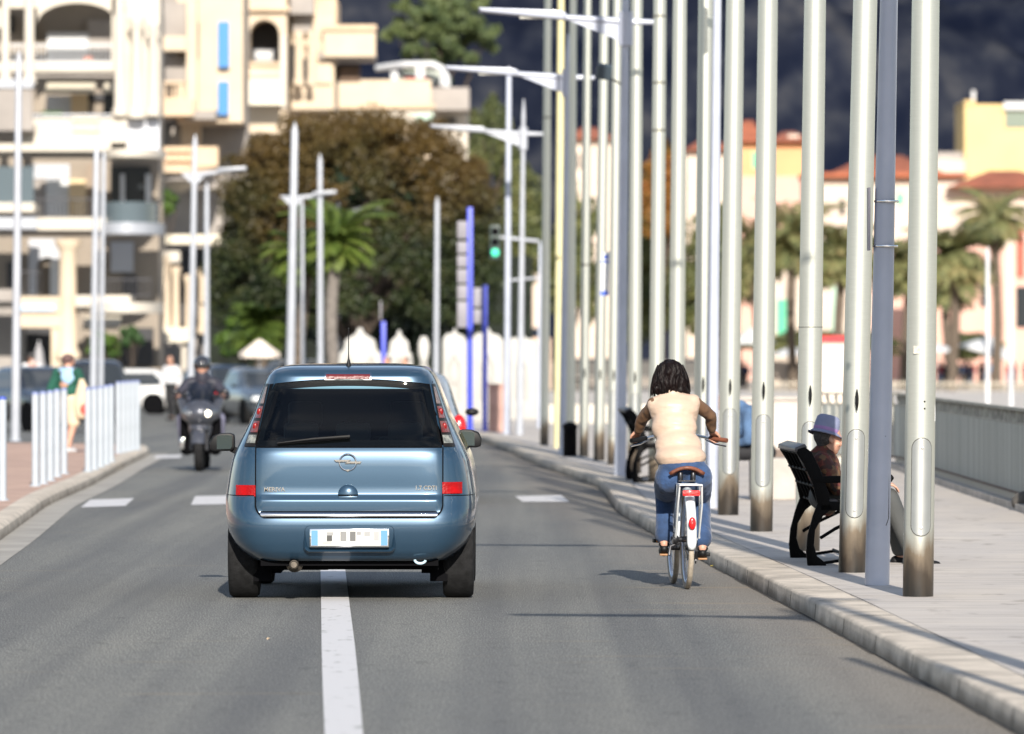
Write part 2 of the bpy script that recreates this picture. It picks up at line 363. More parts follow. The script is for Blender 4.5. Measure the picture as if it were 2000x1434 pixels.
mb.grid(lambda i, j: off(KLf, i, prof[j][0]) + Vector((0, 0, prof[j][1])), len(KLf), 4)
tag(mb.build('kerb', KM, fixn=True), kind='structure')
mb = MB(); top = [off(KLf, k, .21) for k in range(len(KLf))]
mb.add([(p.x, p.y, PZ) for p in top] + [(-40, 20, PZ)], [tuple(range(len(top) + 1))]); tag(mb.build('traffic_island', IM, smooth=False, fixn=True), kind='structure')
GT = mat('gutter_concrete', (0.34, 0.32, 0.29), 0.85, var=.15, vscale=1.5)
k6 = [k for k in range(len(KLf)) if KLf[k].y < 103 and KLf[k].x > -6.2]
mb = MB(); mb.grid(lambda i, j: off(KLf, k6[i], -0.001 - 0.30 * j) + Vector((0, 0, .004)), len(k6), 2, flip=True); tag(mb.build('gutter', GT, smooth=False, fixn=True), kind='structure')

# painted markings
MK = mat('road_marking_paint', (0.60, 0.59, 0.60), 0.7, col2=(.36, .36, .35), vscale=11, detail=9, ramp=(.30, .42), bump=.2, bscale=60, vstretch=(1, .35, 1))
def quad_mark(pts, name='road_marking', lift=0.005):
    mb = MB(); n = len(pts) // 2
    mb.add([(p.x, p.y, zg(p.y) + lift) for p in pts], [tuple(range(len(pts)))]); return tag(mb.build(name, MK, smooth=False, fixn=True), kind='structure')
lft = [(636, 1500), (634, 1434), (630, 1340), (628, 1260), (627, 1168), (626, 1110), (625, 1050), (623, 960), (621, 900)]
rgt = [(651, 900), (660, 960), (669, 1050), (674, 1110), (681, 1168), (693, 1260), (701, 1340), (709, 1434), (714, 1500)]
mb = MB(); A = [G(*p) for p in lft]; B = [G(*p) for p in rgt][::-1]
mb.grid(lambda i, j: (A[i] if j == 0 else B[i]) + Vector((0, 0, .005)), len(A), 2); tag(mb.build('centre_line', MK, smooth=False, fixn=True), kind='structure')
for q in ([(158,992),(245,989),(262,974),(176,977)], [(373,987),(470,985),(476,968),(381,970)], [(1006,970),(1020,981),(1112,981),(1096,968)],
          [(300,896),(352,895),(356,889),(306,890)], [(540,985),(600,984),(604,968),(545,968)]):
    quad_mark([G(*p) for p in q])
# cigarette butt and fallen yellow leaf on the road
mb = MB(); p = G(524, 1249); mb.tube([p + Vector((-.004,-.03,.006)), p + Vector((.003,.03,.006))], .004, 8)
o = mb.build('cigarette_butt', mat('cigarette_paper', (.75,.55,.35), .8)); tag(o, 'small orange and white cigarette butt lying on the left lane', 'cigarette butt')
mb = MB(); p = G(1394, 1107); mb.add([p+Vector(v) for v in ((-.03,-.05,.006),(0.03,-.06,.012),(.035,.05,.02),(-.02,.08,.008))], [(0,1,2,3)])
o = mb.build('fallen_leaf', mat('dry_leaf', (.6,.45,.08), .8)); tag(o, 'small yellow fallen leaf lying by the kerb beside the bicycle', 'leaf')

# ================================================================ flagpoles
m = mat('satin_flagpole_aluminium', (0.60, 0.61, 0.56), 0.36, 0.75); FPM = m
b = m.node_tree.nodes['Principled BSDF']; b.inputs['Anisotropic'].default_value = 0.3; tc = N(m, 'ShaderNodeTexCoord'); sp = N(m, 'ShaderNodeSeparateXYZ'); L(m, tc.outputs['Object'], sp.inputs[0])
nz = tex(m, 9, (1, 1, .22), 6); nb = tex(m, 40, (.3, .3, 3), 4)
oi = N(m, 'ShaderNodeObjectInfo')
for q_ in (nz, nb):
    va = N(m, 'ShaderNodeVectorMath'); src = q_.inputs['Vector'].links[0].from_socket; L(m, src, va.inputs[0]); L(m, oi.outputs['Location'], va.inputs[1]); L(m, va.outputs[0], q_.inputs['Vector'])
a1 = N(m, 'ShaderNodeMath'); a1.operation = 'MULTIPLY_ADD'; L(m, nz.outputs['Fac'], a1.inputs[0]); a1.inputs[1].default_value = 0.50; L(m, sp.outputs[2], a1.inputs[2])
rr = ramp(m, [(0.24, (0.010, 0.009, 0.008)), (0.40, (0.05, 0.038, 0.028)), (0.54, (0.19, 0.15, 0.11)), (0.70, (0.60, 0.61, 0.56)), (1.0, (0.60, 0.61, 0.56))]); L(m, a1.outputs[0], rr.inputs[0])
r2 = ramp(m, [(0.3, (0.96, 0.96, 0.955)), (0.7, (1.02, 1.02, 1.02))]); L(m, nb.outputs['Fac'], r2.inputs[0])
mx = N(m, 'ShaderNodeMixRGB'); mx.blend_type = 'MULTIPLY'; mx.inputs[0].default_value = 1; L(m, rr.outputs[0], mx.inputs[1]); L(m, r2.outputs[0], mx.inputs[2]); L(m, mx.outputs[0], b.inputs['Base Color'])
rm = N(m, 'ShaderNodeMapRange'); L(m, a1.outputs[0], rm.inputs[0]); rm.inputs[1].default_value = .3; rm.inputs[2].default_value = .7; rm.inputs[3].default_value = 0.0; rm.inputs[4].default_value = 0.75; L(m, rm.outputs[0], b.inputs['Metallic'])
HATCH = mat('hatch_plate_metal', (0.47, 0.48, 0.47), 0.34, 0.78, var=.05, vscale=6)
CRP = mat('cream_pole_paint', (0.62, 0.57, 0.32), 0.45, var=.05, vscale=3)
SCR = mat('bright_screw', (.85,.85,.82), .25, .8)
GAP0 = mat('dark_hole', (.01,.01,.01), .9, spec=.05)
def flagpole(base, dia, lean, H, label, hatch=True, cleat=True, m=FPM, az=0.0, detail=True):
    root = thing('flagpole', label, 'flagpole', base, group='flagpoles along the promenade kerb')
    r0 = dia / 2; rt = r0 * 0.62
    mb = MB(); pts = [Vector((lean * z, 0, z)) for z in (0, .02, 1, 2, 4, 6, 8, H)]
    mb.tube(pts, [r0 + (rt - r0) * (p.z / H) ** 1.3 for p in pts], 40 if detail else 20)
    mb.build('pole', m, root, ang=60)
    mb = MB(); mb.lathe([(r0 * .4, 0), (r0 * .9, 0), (r0, .03), (r0 * .7, .10), (0.001, .14)], (lean * H, 0, H - .01)); mb.tube([(lean*H - rt - .05, 0, H + .04), (lean*H, 0, H + .04)], .015, 8)
    mb.build('finial', ALU, root)
    def patch(mb, z0, z1, hw, offv, rnd_end=True, n=14):
        for sgn in (0,):
            rows = []
            for i in range(n * 2 + 1):
                t = i / (n * 2); z = (z0 + z1) / 2 - (z1 - z0) / 2 * math.cos(math.pi * t)
                e = min(z - z0, z1 - z); w = hw if e >= hw else math.sqrt(max(0, hw * hw - (hw - e) ** 2))
                rows.append((z, max(w, .001)))
            def P(i, j):
                z, w = rows[i]; x = w * (j / 8 * 2 - 1); rr_ = r0 + offv; a = x / rr_ + az
                return Vector((lean * z + rr_ * math.sin(a), -rr_ * math.cos(a), z))
            mb.grid(P, len(rows), 9, flip=False)
    if hatch:
        k = dia / 0.2
        mb = MB(); patch(mb, .385, 1.015, .072 * k, .0015); mb.build('hatch_gap', JM, root, smooth=True)
        mb = MB(); patch(mb, .39, 1.01, .068 * k, .004); h = mb.build('hatch', HATCH, root, smooth=True)
        if detail:
            for z in (.44, .95):
                s = MB(); s.lathe([(.010, 0), (.010, .004), (.004, .006), (0.0005, .004)], (lean*z + math.sin(az) * (r0+.004), -(r0 + .004), z), 'y', 12)
                sc = s.build('screw', SCR, h); 
                sc.rotation_euler = (0, 0, 0)
                for v in sc.data.vertices: v.co.y = 2 * -(r0 + .004) - v.co.y
    if cleat:
        mb = MB(); z = 1.22; y = -r0
        mb.tube([(lean*z, y - .035, z - .075), (lean*z, y - .04, z - .03), (lean*z, y - .042, z), (lean*z, y - .04, z + .03), (lean*z, y - .035, z + .075)], [.004, .011, .012, .011, .004], 8)
        for dz in (-.022, .022): mb.tube([(lean*z, y + .005, z + dz), (lean*z, y - .04, z + dz)], .012, 8)
        mb.build('cleat', BLK, root)
    return root
FP = [ # x_base, y_base, x_top(y=0), dia px, label
 (1793,1165,1808,60,'nearest flagpole, thick silver tube standing right of the grey blue lamp post'),
 (1664,1118,1690,53,'silver flagpole directly left of the nearest grey blue lamp post, covering the seated man'),
 (1577,1076,1592,48,'silver flagpole behind the back of the black bench with the seated man'),
 (1487,1038,1500,44,'silver flagpole just left of the black bench with the seated man'),
 (1422,1006,1436,41,'silver flagpole just right of the lamp post beside the cyclist'),
 (1371,984,1379,35,'silver flagpole left of the lamp post and touched by the cyclist right arm'),
 (1320,962,1328,32,'silver flagpole rising directly above the cyclist head'),
 (1281,942,1289,30,'silver flagpole with ring joints rising from the cyclist left shoulder'),
 (1239,925,1244,27,'silver flagpole right behind the far black bench'),
 (1197,908,1206,22,'silver flagpole hugging the left side of the lamp post with floodlight'),
 (1170,900,1181,22,'silver flagpole carrying the small white and blue sign'),
 (1140,892,1148,18,'silver flagpole with a blackened foot right of the black litter bin'),
 (1114,889,1120,17,'silver flagpole standing behind the black litter bin'),
 (1090,875,1096,17,'cream yellow painted flagpole among the silver ones'),
 (1063,870,1070,17,'farthest silver flagpole, leftmost of the row'),
]
for i, (xb, yb, xt, w, lab) in enumerate(FP):
    p = G(xb, yb, PZ); s = F / p.y
    lean = (xt - xb) / yb
    flagpole(p, w / s, lean, 10.5, lab, hatch=i < 10, cleat=0 < i < 12, m=CRP if i == 13 else FPM, az=(0.08 if i == 0 else 0.03), detail=i < 8)
def pole_ring(i, ys, h=.035, name='joint_ring', m=None):
    xb, yb, xt, w, lab = FP[i]; o = [q for q in COL.objects if q.get('label') == lab][0]; p = o.location; s = F / p.y; lean = (xt - xb) / yb; r0 = w / s / 2
    for y in ys:
        z = CH - (y - HZ) / s - PZ; rr = r0 + (r0 * .62 - r0) * (z / 10.5) ** 1.3
        mb = MB(); mb.lathe([(rr*.98, 0), (rr + .006, .004), (rr + .006, h), (rr*.98, h + .004)], (lean * z, 0, z), seg=28); mb.build(name, m or mat('dull_joint_steel', (.25,.25,.22), .5, .5), o)
pole_ring(7, (258, 165, 35)); pole_ring(14, (232,)); pole_ring(11, (520,)); pole_ring(2, (640,), .004)
o = [q for q in COL.objects if q.get('label') == FP[0][4]][0]; mb = MB()
for z in (1.20, 1.245): mb.lathe([(.006, 0), (.0035, -.004)], (.02 + .016, -.0965, z), 'y', 10)
mb.build('bolt_hole', GAP0, o)
mb = MB(); mb.box(.095, -.03, 1.12, .108, .0, 1.22); mb.build('white_tag', WHT, o)
mb = MB(); mb.prism([(-.02, 0), (.02, 0), (.02, .05), (-.02, .05)], (-.015, -.0985, 1.55), (1,0,0), (0,0,1), (0, .002, 0)); mb.build('sticker', mat('faded_sticker', (.45,.42,.36), .6, var=.3, vscale=60), o)
# ================================================================ lamp posts
def lamp(base, H=6.3, arm=5.65, la=1.85, ra=.4, dia=.15, label='', m=LAMPM, az=0.0, lean=.012, group='street lamps along the road', head=True):
    root = thing('street_lamp', label, 'street lamp', base, az, group=group)
    mb = MB(); pts = [Vector((lean * z, 0, z)) for z in (0, .3, 1, 2, 3, 4, 5, H - .3, H)]
    mb.tube(pts, [dia/2 * (1 - .45 * p.z / H) for p in pts[:-1]] + [.012], 28); mb.build('pole', m, root, ang=60)
    if head:
        x0 = lean * arm; mb = MB()
        mb.tube([(x0 - la, 0, arm + .13), (x0 - la * .5, 0, arm + .06), (x0, 0, arm), (x0 + ra, 0, arm - .01)], [.022, .035, .045, .03], 12)
        mb.prism([(x0 - .75, arm + .03), (x0 - .02, arm - .02), (x0 - .02, arm - .26)], (0, -.012, 0), (1,0,0), (0,0,1), (0,.024,0))
        mb.build('arm', m, root)
        mb = MB(); mb.prism([(x0 - la, arm + .17), (x0 - la + .04, arm + .12), (x0 - la*.42, arm + .02), (x0 - la*.40, arm + .10), (x0 - la*.45, arm + .13)], (0, -.13, 0), (1,0,0), (0,0,1), (0,.26,0))
        h = mb.build('lamp_head', m, root, bevel=.01)
        mb = MB(); mb.box(x0 - la * .72, -.08, arm + .035, x0 - la*.45, .08, arm + .06); mb.build('diffuser', mat('lamp_diffuser', (.6,.6,.55), .3), h)
        mb = MB(); mb.tube([(x0 - .0, 0, arm - .30), (x0, 0, arm + .12)], dia * .62, 18); mb.build('collar', m, root)
    return root
lamps = [(1713, 1143, 1742, .16, 'grey blue lamp post between the two nearest flagpoles, with a cable sleeve'), (1390, 994, 1402, .115, 'grey blue lamp post directly right of the cyclist'),]
o = lamp(G(1713, 1143, PZ), dia=.165, label=lamps[0][4], lean=29 / 1143 * .8)
d0 = o.location.y; mb = MB()
mb.tube([(.05, -.068, 1.0), (.074, -.045, .95), (.074, -.045, .45), (.055, -.063, .40)], .004, 6); mb.build('cable', JM, o)
mb = MB(); mb.box(-.046, -.03, 2.24, -.058, .16, 2.66); mb.build('sign_plate', mat('grey_violet_plate', (.26,.25,.29), .6), o)
for z in (2.26, 2.56):
    mb = MB(); mb.lathe([(.082, 0), (.084, .003), (.084, .012), (.082, .015)], (.025 * z, 0, z), seg=24); mb.build('steel_band', CHR, o)
lamp(G(1389, 992, PZ), dia=.135, label=lamps[1][4])
g = lamp(G(1211, 929, PZ), dia=.15, label='grey blue lamp post with a dark floodlight, in front of the far black bench', H=6.3+.4, la=1.83)
mb = MB(); M4 = Matrix.Translation((-.2, -.1, 5.02)) @ Matrix.Rotation(R(25), 4, 'X') @ Matrix.Rotation(R(8), 4, 'Y'); mb.box(-.09, -.04, -.09, .09, .04, .09, M4); mb.box(-.075, -.048, -.075, .075, -.041, .075, M4)
f = mb.build('floodlight', mat('dark_floodlight', (.05,.07,.09), .35), g); mb = MB(); mb.bar((-.2,-.05,4.98), (.05,0,4.85), .02, .02); mb.build('bracket', BLK, f)
lamp(at(1100, 96, PZ), dia=.14, label='grey blue lamp post beside the cream yellow flagpole')
lamp(at(1015, 120, PZ + zg(120)), dia=.13, label='pale slim lamp post, farthest on the promenade side', m=LAMPL, la=1.75, ra=.42)
lamp(Vector((2.85, 28.3, PZ)), dia=.16, label='grey lamp post just outside the right edge whose shadow falls on the road')
sp_ = thing('sign_post', 'thin grey post just outside the right edge casting a short shadow', 'post', (2.64, 26, PZ)); mb = MB(); mb.tube([(0,0,0),(0,0,4.2)], .04, 12); mb.build('pole', LAMPM, sp_)
# plain poles: x_top,y_top,x_base, d, width px
def mast(xt, yt, xb, d, w, label, m=LAMPL, arm=None, z0=None):
    z0 = zg(d) + .0 if z0 is None else z0; s = F / d
    b0 = at(xb, d, z0); t0 = at(xt, d, py=yt); H = t0.z - z0
    root = thing('lamp_post', label, 'lamp post', b0, group='slim grey posts along the road')
    mb = MB(); dx = (t0 - b0).x; mb.tube([(0,0,0), (dx*.5,0,H*.5), (dx*.97,0,H*.97), (dx,0,H)], [w/s*.52, w/s*.46, w/s*.38, .01], 16); mb.build('pole', m, root, ang=60)
    mb = MB(); mb.lathe([(w/s*.8, 0), (w/s*.8, .02), (w/s*.5, .03)]); mb.build('base_plate', m, root)
    if arm:
        ya, xl, xr = arm; za = CH - (ya - HZ) / s - z0; fx = (H and dx * za / H)
        mb = MB(); L0 = (xl - xb) / s; R0 = (xr - xb) / s
        mb.tube([(L0, 0, za), (fx, 0, za - .05), (R0, 0, za + .09)], [.03, .06, .035], 10)
        mb.prism([(fx - .3, za), (fx + .3, za), (fx, za - .3)], (0,-.02,0), (1,0,0), (0,0,1), (0,.04,0)); mb.build('arm', m, root)
        mb = MB(); e = R0 if abs(R0 - fx) > abs(L0 - fx) else L0; mid = fx + (e - fx) * .45
        mb.bar((mid, 0, za + .07), (e, 0, za + .11), .24, .07); mb.build('lamp_head', m, root, bevel=.01)
    return root
mast(37, 100, 30, 109, 17, 'pale grey post standing on the red paved island, leftmost', z0=PZ)
mast(189, 278, 181, 140, 14, 'pale grey post in front of the black four wheel drive, left of a close pair')
mast(203, 292, 196, 150, 10, 'thinner grey post, right of the close pair before the apartments')
mast(381, 262, 371, 143, 13, 'lamp post with one arm to the right, behind the motorcyclist', arm=(338, 362, 481))
mast(404, 355, 403, 160, 11, 'grey post directly right of the lamp post behind the motorcyclist')
mast(576, 238, 565, 150, 17, 'thick pale post with a crossarm left of the palm, behind the blue car', arm=(384, 548, 657))
mast(590, 388, 592, 165, 8, 'thin pale post squeezed behind the thick post with a crossarm')
mast(625, 300, 626, 158, 12, 'plain pale post in front of the palm trunk')
mast(661, 388, 658, 184, 12, 'lamp post with one arm to the right, in front of the palm crown', arm=(412, 640, 744))
mast(854, 384, 851, 165, 11, 'lone slim grey post left of the blue sign pylons')
mast(994, 130, 990, 122, 13, 'darker grey post left of the farthest promenade lamp', m=LAMPM, z0=PZ + zg(122))
mast(1055, 470, 1052, 135, 7, 'thin grey post carrying the traffic light arm', m=LAMPM)
mast(1929, 482, 1929, 170, 9, 'thin white beach mast left of the white parasol', m=WHT, z0=-.9)
mast(1975, 600, 1975, 170, 8, 'short white beach mast before the white parasol', m=WHT, z0=-.9)
# ================================================================ cars
PAINT = mat('blue_grey_metallic_paint', (0.026, 0.064, 0.112), 0.32, 0.45, coat=1.0, var=0.02, vscale=90)
GAP = mat('panel_gap', (0.004, 0.004, 0.005), 0.8, spec=.05)
GLS = glass_mat('tinted_glass', (0.62, 0.70, 0.68), -0.012)
INT = mat('dark_cabin_trim', (0.006, 0.006, 0.008), 0.8, spec=.1)
def sring(w, y0, y1, n, K):
    h = (y1 - y0) / 2; pts = []
    for k in range(1440):
        q = 2 * math.pi * k / 1440 - math.pi / 2
        c, s_ = math.cos(q), math.sin(q)
        pts.append((w * math.copysign(abs(c) ** (2 / n), c), (y0 + y1) / 2 + h * math.copysign(abs(s_) ** (2 / n), s_)))
    acc = [0]
    for a, b_ in zip(pts, pts[1:] + pts[:1]): acc.append(acc[-1] + math.hypot(b_[0]-a[0], b_[1]-a[1]))
    out = []; j = 0
    for k in range(K):
        t = acc[-1] * k / K
        while acc[j + 1] < t: j += 1
        a = pts[j]; b_ = pts[(j + 1) % len(pts)]; u = (t - acc[j]) / max(1e-9, acc[j+1] - acc[j])
        out.append((a[0] + (b_[0]-a[0]) * u, a[1] + (b_[1]-a[1]) * u))
    return out
def interp(tab, z, k):
    if z <= tab[0][0]: return tab[0][k]
    for a, b_ in zip(tab, tab[1:]):
        if z <= b_[0]:
            t = (z - a[0]) / (b_[0] - a[0]); return a[k] + (b_[k] - a[k]) * t
    return tab[-1][k]
def smooth_tab(tab, step=0.025):
    out = []; z = tab[0][0]; zs = []
    while z < tab[-1][0] - 1e-6: zs.append(z); z += step
    zs.append(tab[-1][0])
    for z in zs:
        row = [z]
        for k in range(1, len(tab[0])):
            v = [interp(tab, z + dz, k) for dz in (-.03, -.015, 0, .015, .03)]
            row.append(sum(v) / 5 if zs[0] + .03 < z < tab[-1][0] - .05 else interp(tab, z, k))
        out.append(tuple(row))
    return out
def shell(tab, n, K, classify, inset=0.0):
    """rings -> dict of MB by class"""
    out = {}; rings = [[Vector((x, y, z)) for x, y in sring(w - inset, yr + inset, yf - inset, n, K)] for z, w, yr, yf in tab]
    for i in range(len(rings) - 1):
        for k in range(K):
            k2 = (k + 1) % K; q = [rings[i][k], rings[i][k2], rings[i+1][k2], rings[i+1][k]]
            c = (q[0] + q[1] + q[2] + q[3]) / 4; cl = classify(c)
            if cl is None: continue
            out.setdefault(cl, []).append((i, k, k2))
    res = {}
    for cl, fs in out.items():
        mb = MB(); idx = {}; vs = []; ff = []
        for i, k, k2 in fs:
            f = []
            for a, b_ in ((i, k), (i, k2), (i + 1, k2), (i + 1, k)):
                if (a, b_) not in idx: idx[(a, b_)] = len(vs); vs.append(rings[a][b_])
                f.append(idx[(a, b_)])
            ff.append(tuple(f))
        mb.add(vs, ff)
        if cl == 'body':
            o = len(mb.v); mb.add([rings[-1][k] for k in range(K)] , [tuple(range(K))]); mb.add([rings[0][k] for k in range(K)], [tuple(range(K))[::-1]])
        res[cl] = mb
    return res

def wheel(parent, x, y, r, w, seg=40, tread=True, rimm=ALU):
    mb = MB(); h = w / 2
    mb.lathe([(r*.62, -h*.9), (r*.80, -h*1.0), (r*.93, -h*.96), (r*.985, -h*.8), (r, -h*.6), (r, h*.6), (r*.985, h*.8), (r*.93, h*.96), (r*.80, h), (r*.62, h*.9)], (x, y, r), 'x', seg, cap=False)
    if tread:
        for hx in (-.45, -.15, .15, .45):
            mb.lathe([(r+.0005, h*hx-.005), (r-.0, h*hx-.004), (r-.004, h*hx), (r, h*hx+.004)], (x, y, r), 'x', seg, cap=False)
    t = mb.build('tyre', RUB, parent, ang=35)
    mb = MB(); sx = 1 if x > 0 else -1
    mb.lathe([(r*.63, -h*.8), (r*.6, -h*.2), (.001, -h*.1)], (x, y, r), 'x', seg, cap=False)
    mb.lathe([(r*.63, h*.86*sx), (r*.58, h*.6*sx), (r*.5, h*.45*sx)], (x, y, r), 'x', seg, cap=False)
    for k in range(7):
        q = 2*math.pi*k/7; c, s_ = math.cos(q), math.sin(q)
        mb.bar((x + sx*h*.5, y + c*r*.1, r + s_*r*.1), (x + sx*h*.62, y + c*r*.6, r + s_*r*.6), .035, .03, (1,0,0))
    mb.build('rim', rimm, t)
    return t

def make_main_car():
    SC = 290.0
    def X(px): return (px - 686) / SC
    def Z(py): return CH - (py - HZ) / SC
    tab = [(.27,.65,.12,3.88),(.30,.70,.06,3.93),(.36,.765,.03,3.97),(.42,.798,.012,4.0),(.50,.822,.0,4.02),(.58,.833,.012,4.02),(.68,.836,.05,4.0),(.74,.828,.060,3.98),
           (.85,.812,.064,3.93),(.95,.79,.070,3.72),(1.02,.766,.082,3.3),(1.13,.720,.15,3.02),(1.25,.672,.205,2.75),(1.36,.632,.26,2.52),(1.44,.603,.30,2.35),(1.485,.585,.305,2.25),
           (1.52,.567,.315,2.15),(1.555,.54,.36,2.05),(1.578,.50,.48,1.95),(1.592,.42,.68,1.85),(1.600,.30,.95,1.7),(1.602,.1,1.2,1.5)]
    T = smooth_tab(tab[:17], .02) + tab[17:]
    T = [(z, w * (1.03 if z < .95 else 1.03 - .03 * min(1, (z - .95) / .3)), a, b_) for z, w, a, b_ in T]
    n = 9.0
    def S(x, z):
        w = interp(T, z, 1); yr = interp(T, z, 2); yf = interp(T, z, 3); t = min(abs(x) / w, .995)
        return yr + (yf - yr) / 2 * (1 - (1 - t ** n) ** (1 / n))
    root = thing('car', 'blue grey people carrier with dark rear window driving away over the white centre line', 'car')
    def cl(c):
        if 1.04 < c.z < 1.44:
            if c.y < 1.0 and abs(c.x) < interp(T, c.z, 1) * .86 and c.y < S(0, c.z) + .25: return None
            if c.y > 2.0 and abs(c.x) < interp(T, c.z, 1) * .88: return 'windscreen'
            if abs(c.x) > interp(T, c.z, 1) * .9 and .75 < c.y < interp(T, c.z, 3) - .38 and not 1.5 < c.y < 1.6: return 'side_window'
        return 'body'
    sh = shell(T, n, 220, cl)
    sh['body'].build('body', PAINT, root, ang=50)
    CLR = glass_mat('clear_windscreen_glass', (0.72, 0.8, 0.76), 0.02)
    sh['windscreen'].build('windscreen', CLR, root, ang=50); sh['side_window'].build('side_window', GLS, root, ang=50)
    def cl2(c): return None if cl(c) != 'body' else 'liner'
    l = shell([t for t in T if .5 < t[0] < 1.56], n, 220, cl2, .03)['liner']; l.build('cabin_lining', INT, root)
    def patch(mb, z0, z1, xl, xr, off, nz=26, nx=28, bend=None):
        def P(i, j):
            z = z0 + (z1 - z0) * i / (nz - 1); a, b_ = xl(z), xr(z); x = a + (b_ - a) * j / (nx - 1)
            zz = z + (bend(x, i / (nz - 1)) if bend else 0)
            return Vector((x, S(x, zz) - off, zz))
        mb.grid(P, nz, nx, flip=True)
    lin = lambda za, xa, zb, xb: (lambda z: xa + (xb - xa) * (z - za) / (zb - za))
    gx0 = lin(Z(872), X(505), Z(748), X(529)); gx1 = lin(Z(872), X(865), Z(748), X(841))
    arch = lambda x, t: t * (-.038 * (x / .55) ** 2) + (1 - t) * .002
    mb = MB(); patch(mb, Z(874), Z(741), lambda z: gx0(z) - .012, lambda z: gx1(z) + .012, .006, bend=arch)
    mb2 = MB()
    # rear window: black ceramic border ring + tinted glass
    g = MB(); patch(g, Z(873), Z(742), gx0, gx1, .010, bend=arch); g.build('rear_window', GLS, root)
    rim = MB()
    def ringstrip(z0, z1, xa, xb): patch(rim, z0, z1, xa, xb, .006, 8, 20, bend=lambda x, t, z0=z0, z1=z1: -.038 * (x / .55) ** 2 * ((z0 + (z1 - z0) * t) - Z(874)) / (Z(741) - Z(874)))
    ringstrip(Z(874), Z(860), lambda z: gx0(z) - .01, lambda z: gx1(z) + .01)
    ringstrip(Z(754), Z(740), lambda z: gx0(z) - .01, lambda z: gx1(z) + .01)
    ringstrip(Z(860), Z(754), lambda z: gx0(z) - .01, lambda z: gx0(z) + .035)
    ringstrip(Z(860), Z(754), lambda z: gx1(z) - .035, lambda z: gx1(z) + .01)
    rim.build('window_surround', GAP, root)
    # tail light clusters
    LREDS = mat('smoked_red_lens', (0.11, 0.010, 0.010), 0.12, coat=.3, bump=.3, bscale=50, col2=(.17, .06, .055), vscale=18)
    LCLR = mat('smoked_clear_lens', (0.12, 0.085, 0.075), 0.2, coat=.3, bump=.5, bscale=70, col2=(.24, .16, .14), vscale=25)
    LG = mat('smoked_grey_lens', (0.08, 0.085, 0.08), 0.2, coat=.3, bump=.5, bscale=70, col2=(.3, .31, .28), vscale=22)
    for sd in (-1, 1):
        o1 = lin(Z(873), .715, Z(751), .578)
        i1 = lambda z: abs(gx0(z)) + .012 
        mb = MB()
        if sd < 0: patch(mb, Z(873), Z(750), lambda z: -o1(z), lambda z: -i1(z), .009, 20, 12)
        else: patch(mb, Z(873), Z(750), i1, o1, .009, 20, 12)
        h = mb.build('tail_light', mat('tail_light_housing', (0.012, .011, .011), .35, spec=.2), root)
        for (ya, yb, mm) in ((789, 756, LCLR), (817, 794, LREDS), (845, 823, LREDS), (866, 850, LG)):
            mb = MB(); a = lambda z: i1(z) + .006; c = lambda z: o1(z) - .006
            if sd < 0: patch(mb, Z(ya), Z(yb), lambda z: -c(z), lambda z: -a(z), .014, 8, 8)
            else: patch(mb, Z(ya), Z(yb), a, c, .014, 8, 8)
            mb.build('lens', mm, h)
            if mm is not LG and mm is not LCLR:
                bl = MB(); zc = Z((ya + yb) / 2); xc = sd * (i1(zc) + o1(zc)) / 2; bl.sphere((xc + sd*.0, S(xc, zc) - .012, zc), (.016, .008, .026), 12, 8); bl.build('bulb', mat('deep_red_bulb', (.22,.004,.005), .3, spec=.3), h)
    # tailgate skin (rounded lower corners) with dark gap behind it
    def tgl(z, e=0.0):
        w = .627 + e; r_ = .09
        zb = Z(1010) - e
        if z < zb + r_: w -= r_ - math.sqrt(max(0, r_ * r_ - (zb + r_ - z) ** 2))
        return w
    mb = MB(); patch(mb, Z(1010) - .009, Z(874.5), lambda z: -tgl(z, .009), lambda z: tgl(z, .009), .0035, 40, 50); mb.build('tailgate_gap', GAP, root)
    crease = lambda z: .012 * math.exp(-((z - Z(978)) / .012) ** 2) 
    mb = MB()
    def P(i, j):
        nz, nx = 60, 60; z = Z(1010) + (Z(875.5) - Z(1010)) * i / (nz - 1); w = tgl(z); x = -w + 2 * w * j / (nx - 1)
        o_ = .008
        if z > Z(966): o_ = .010
        elif z > Z(977): o_ = .010 + (Z(966) - z) / (Z(966) - Z(977)) * .018
        else: o_ = .028 - .012 * ((Z(977) - z) / (Z(977) - Z(1010))) ** 2 - .5 * max(0, S(0, z) * -1 + S(0, Z(977))) * 0 + (S(x, z) - S(x, Z(977))) * .75
        ed = min(1, (w - abs(x)) / .02); o_ = .006 + (o_ - .006) * ed
        return Vector((x, S(x, z) - o_, z))
    mb.grid(P, 60, 60, flip=True); tg = mb.build('tailgate', PAINT, root, ang=50)
    mb = MB()      # chrome strip
    def P(i, j):
        z = Z(1009.5) + (Z(1001) - Z(1009.5)) * i / 5; w = tgl(z + .03) - .02; x = -w + 2 * w * j / 40
        return Vector((x, S(x, z) - .030 - .006 * math.sin(math.pi * i / 5), z))
    mb.grid(P, 6, 41, flip=True); mb.build('chrome_strip', CHR, tg)
    # handle: round cup with pull
    hx, hz = X(684), Z(962); y = S(hx, hz)
    mb = MB(); mb.sphere((hx, y - .02, Z(966)), (.068, .035, .068), 28, 16); 
    v2 = [i for i, v in enumerate(mb.v) if v[2] < Z(966) - .004]
    mb.v = [(v[0], v[1], max(v[2], Z(966))) for v in mb.v]
    mb.build('handle', PAINT, tg)
    mb = MB(); mb.box(hx - .066, y - .034, Z(968.5), hx + .066, y, Z(965.5)); mb.build('handle_recess', GAP, tg)
    mb = MB(); mb.prism([(-.068, 0), (.068, 0), (.064, -.022), (.05, -.034), (-.05, -.034), (-.064, -.022)], (hx, y - .03, Z(968.5)), (1,0,0), (0,0,1), (0, .04, 0)); mb.build('handle_cup', PAINT, tg, bevel=.006)
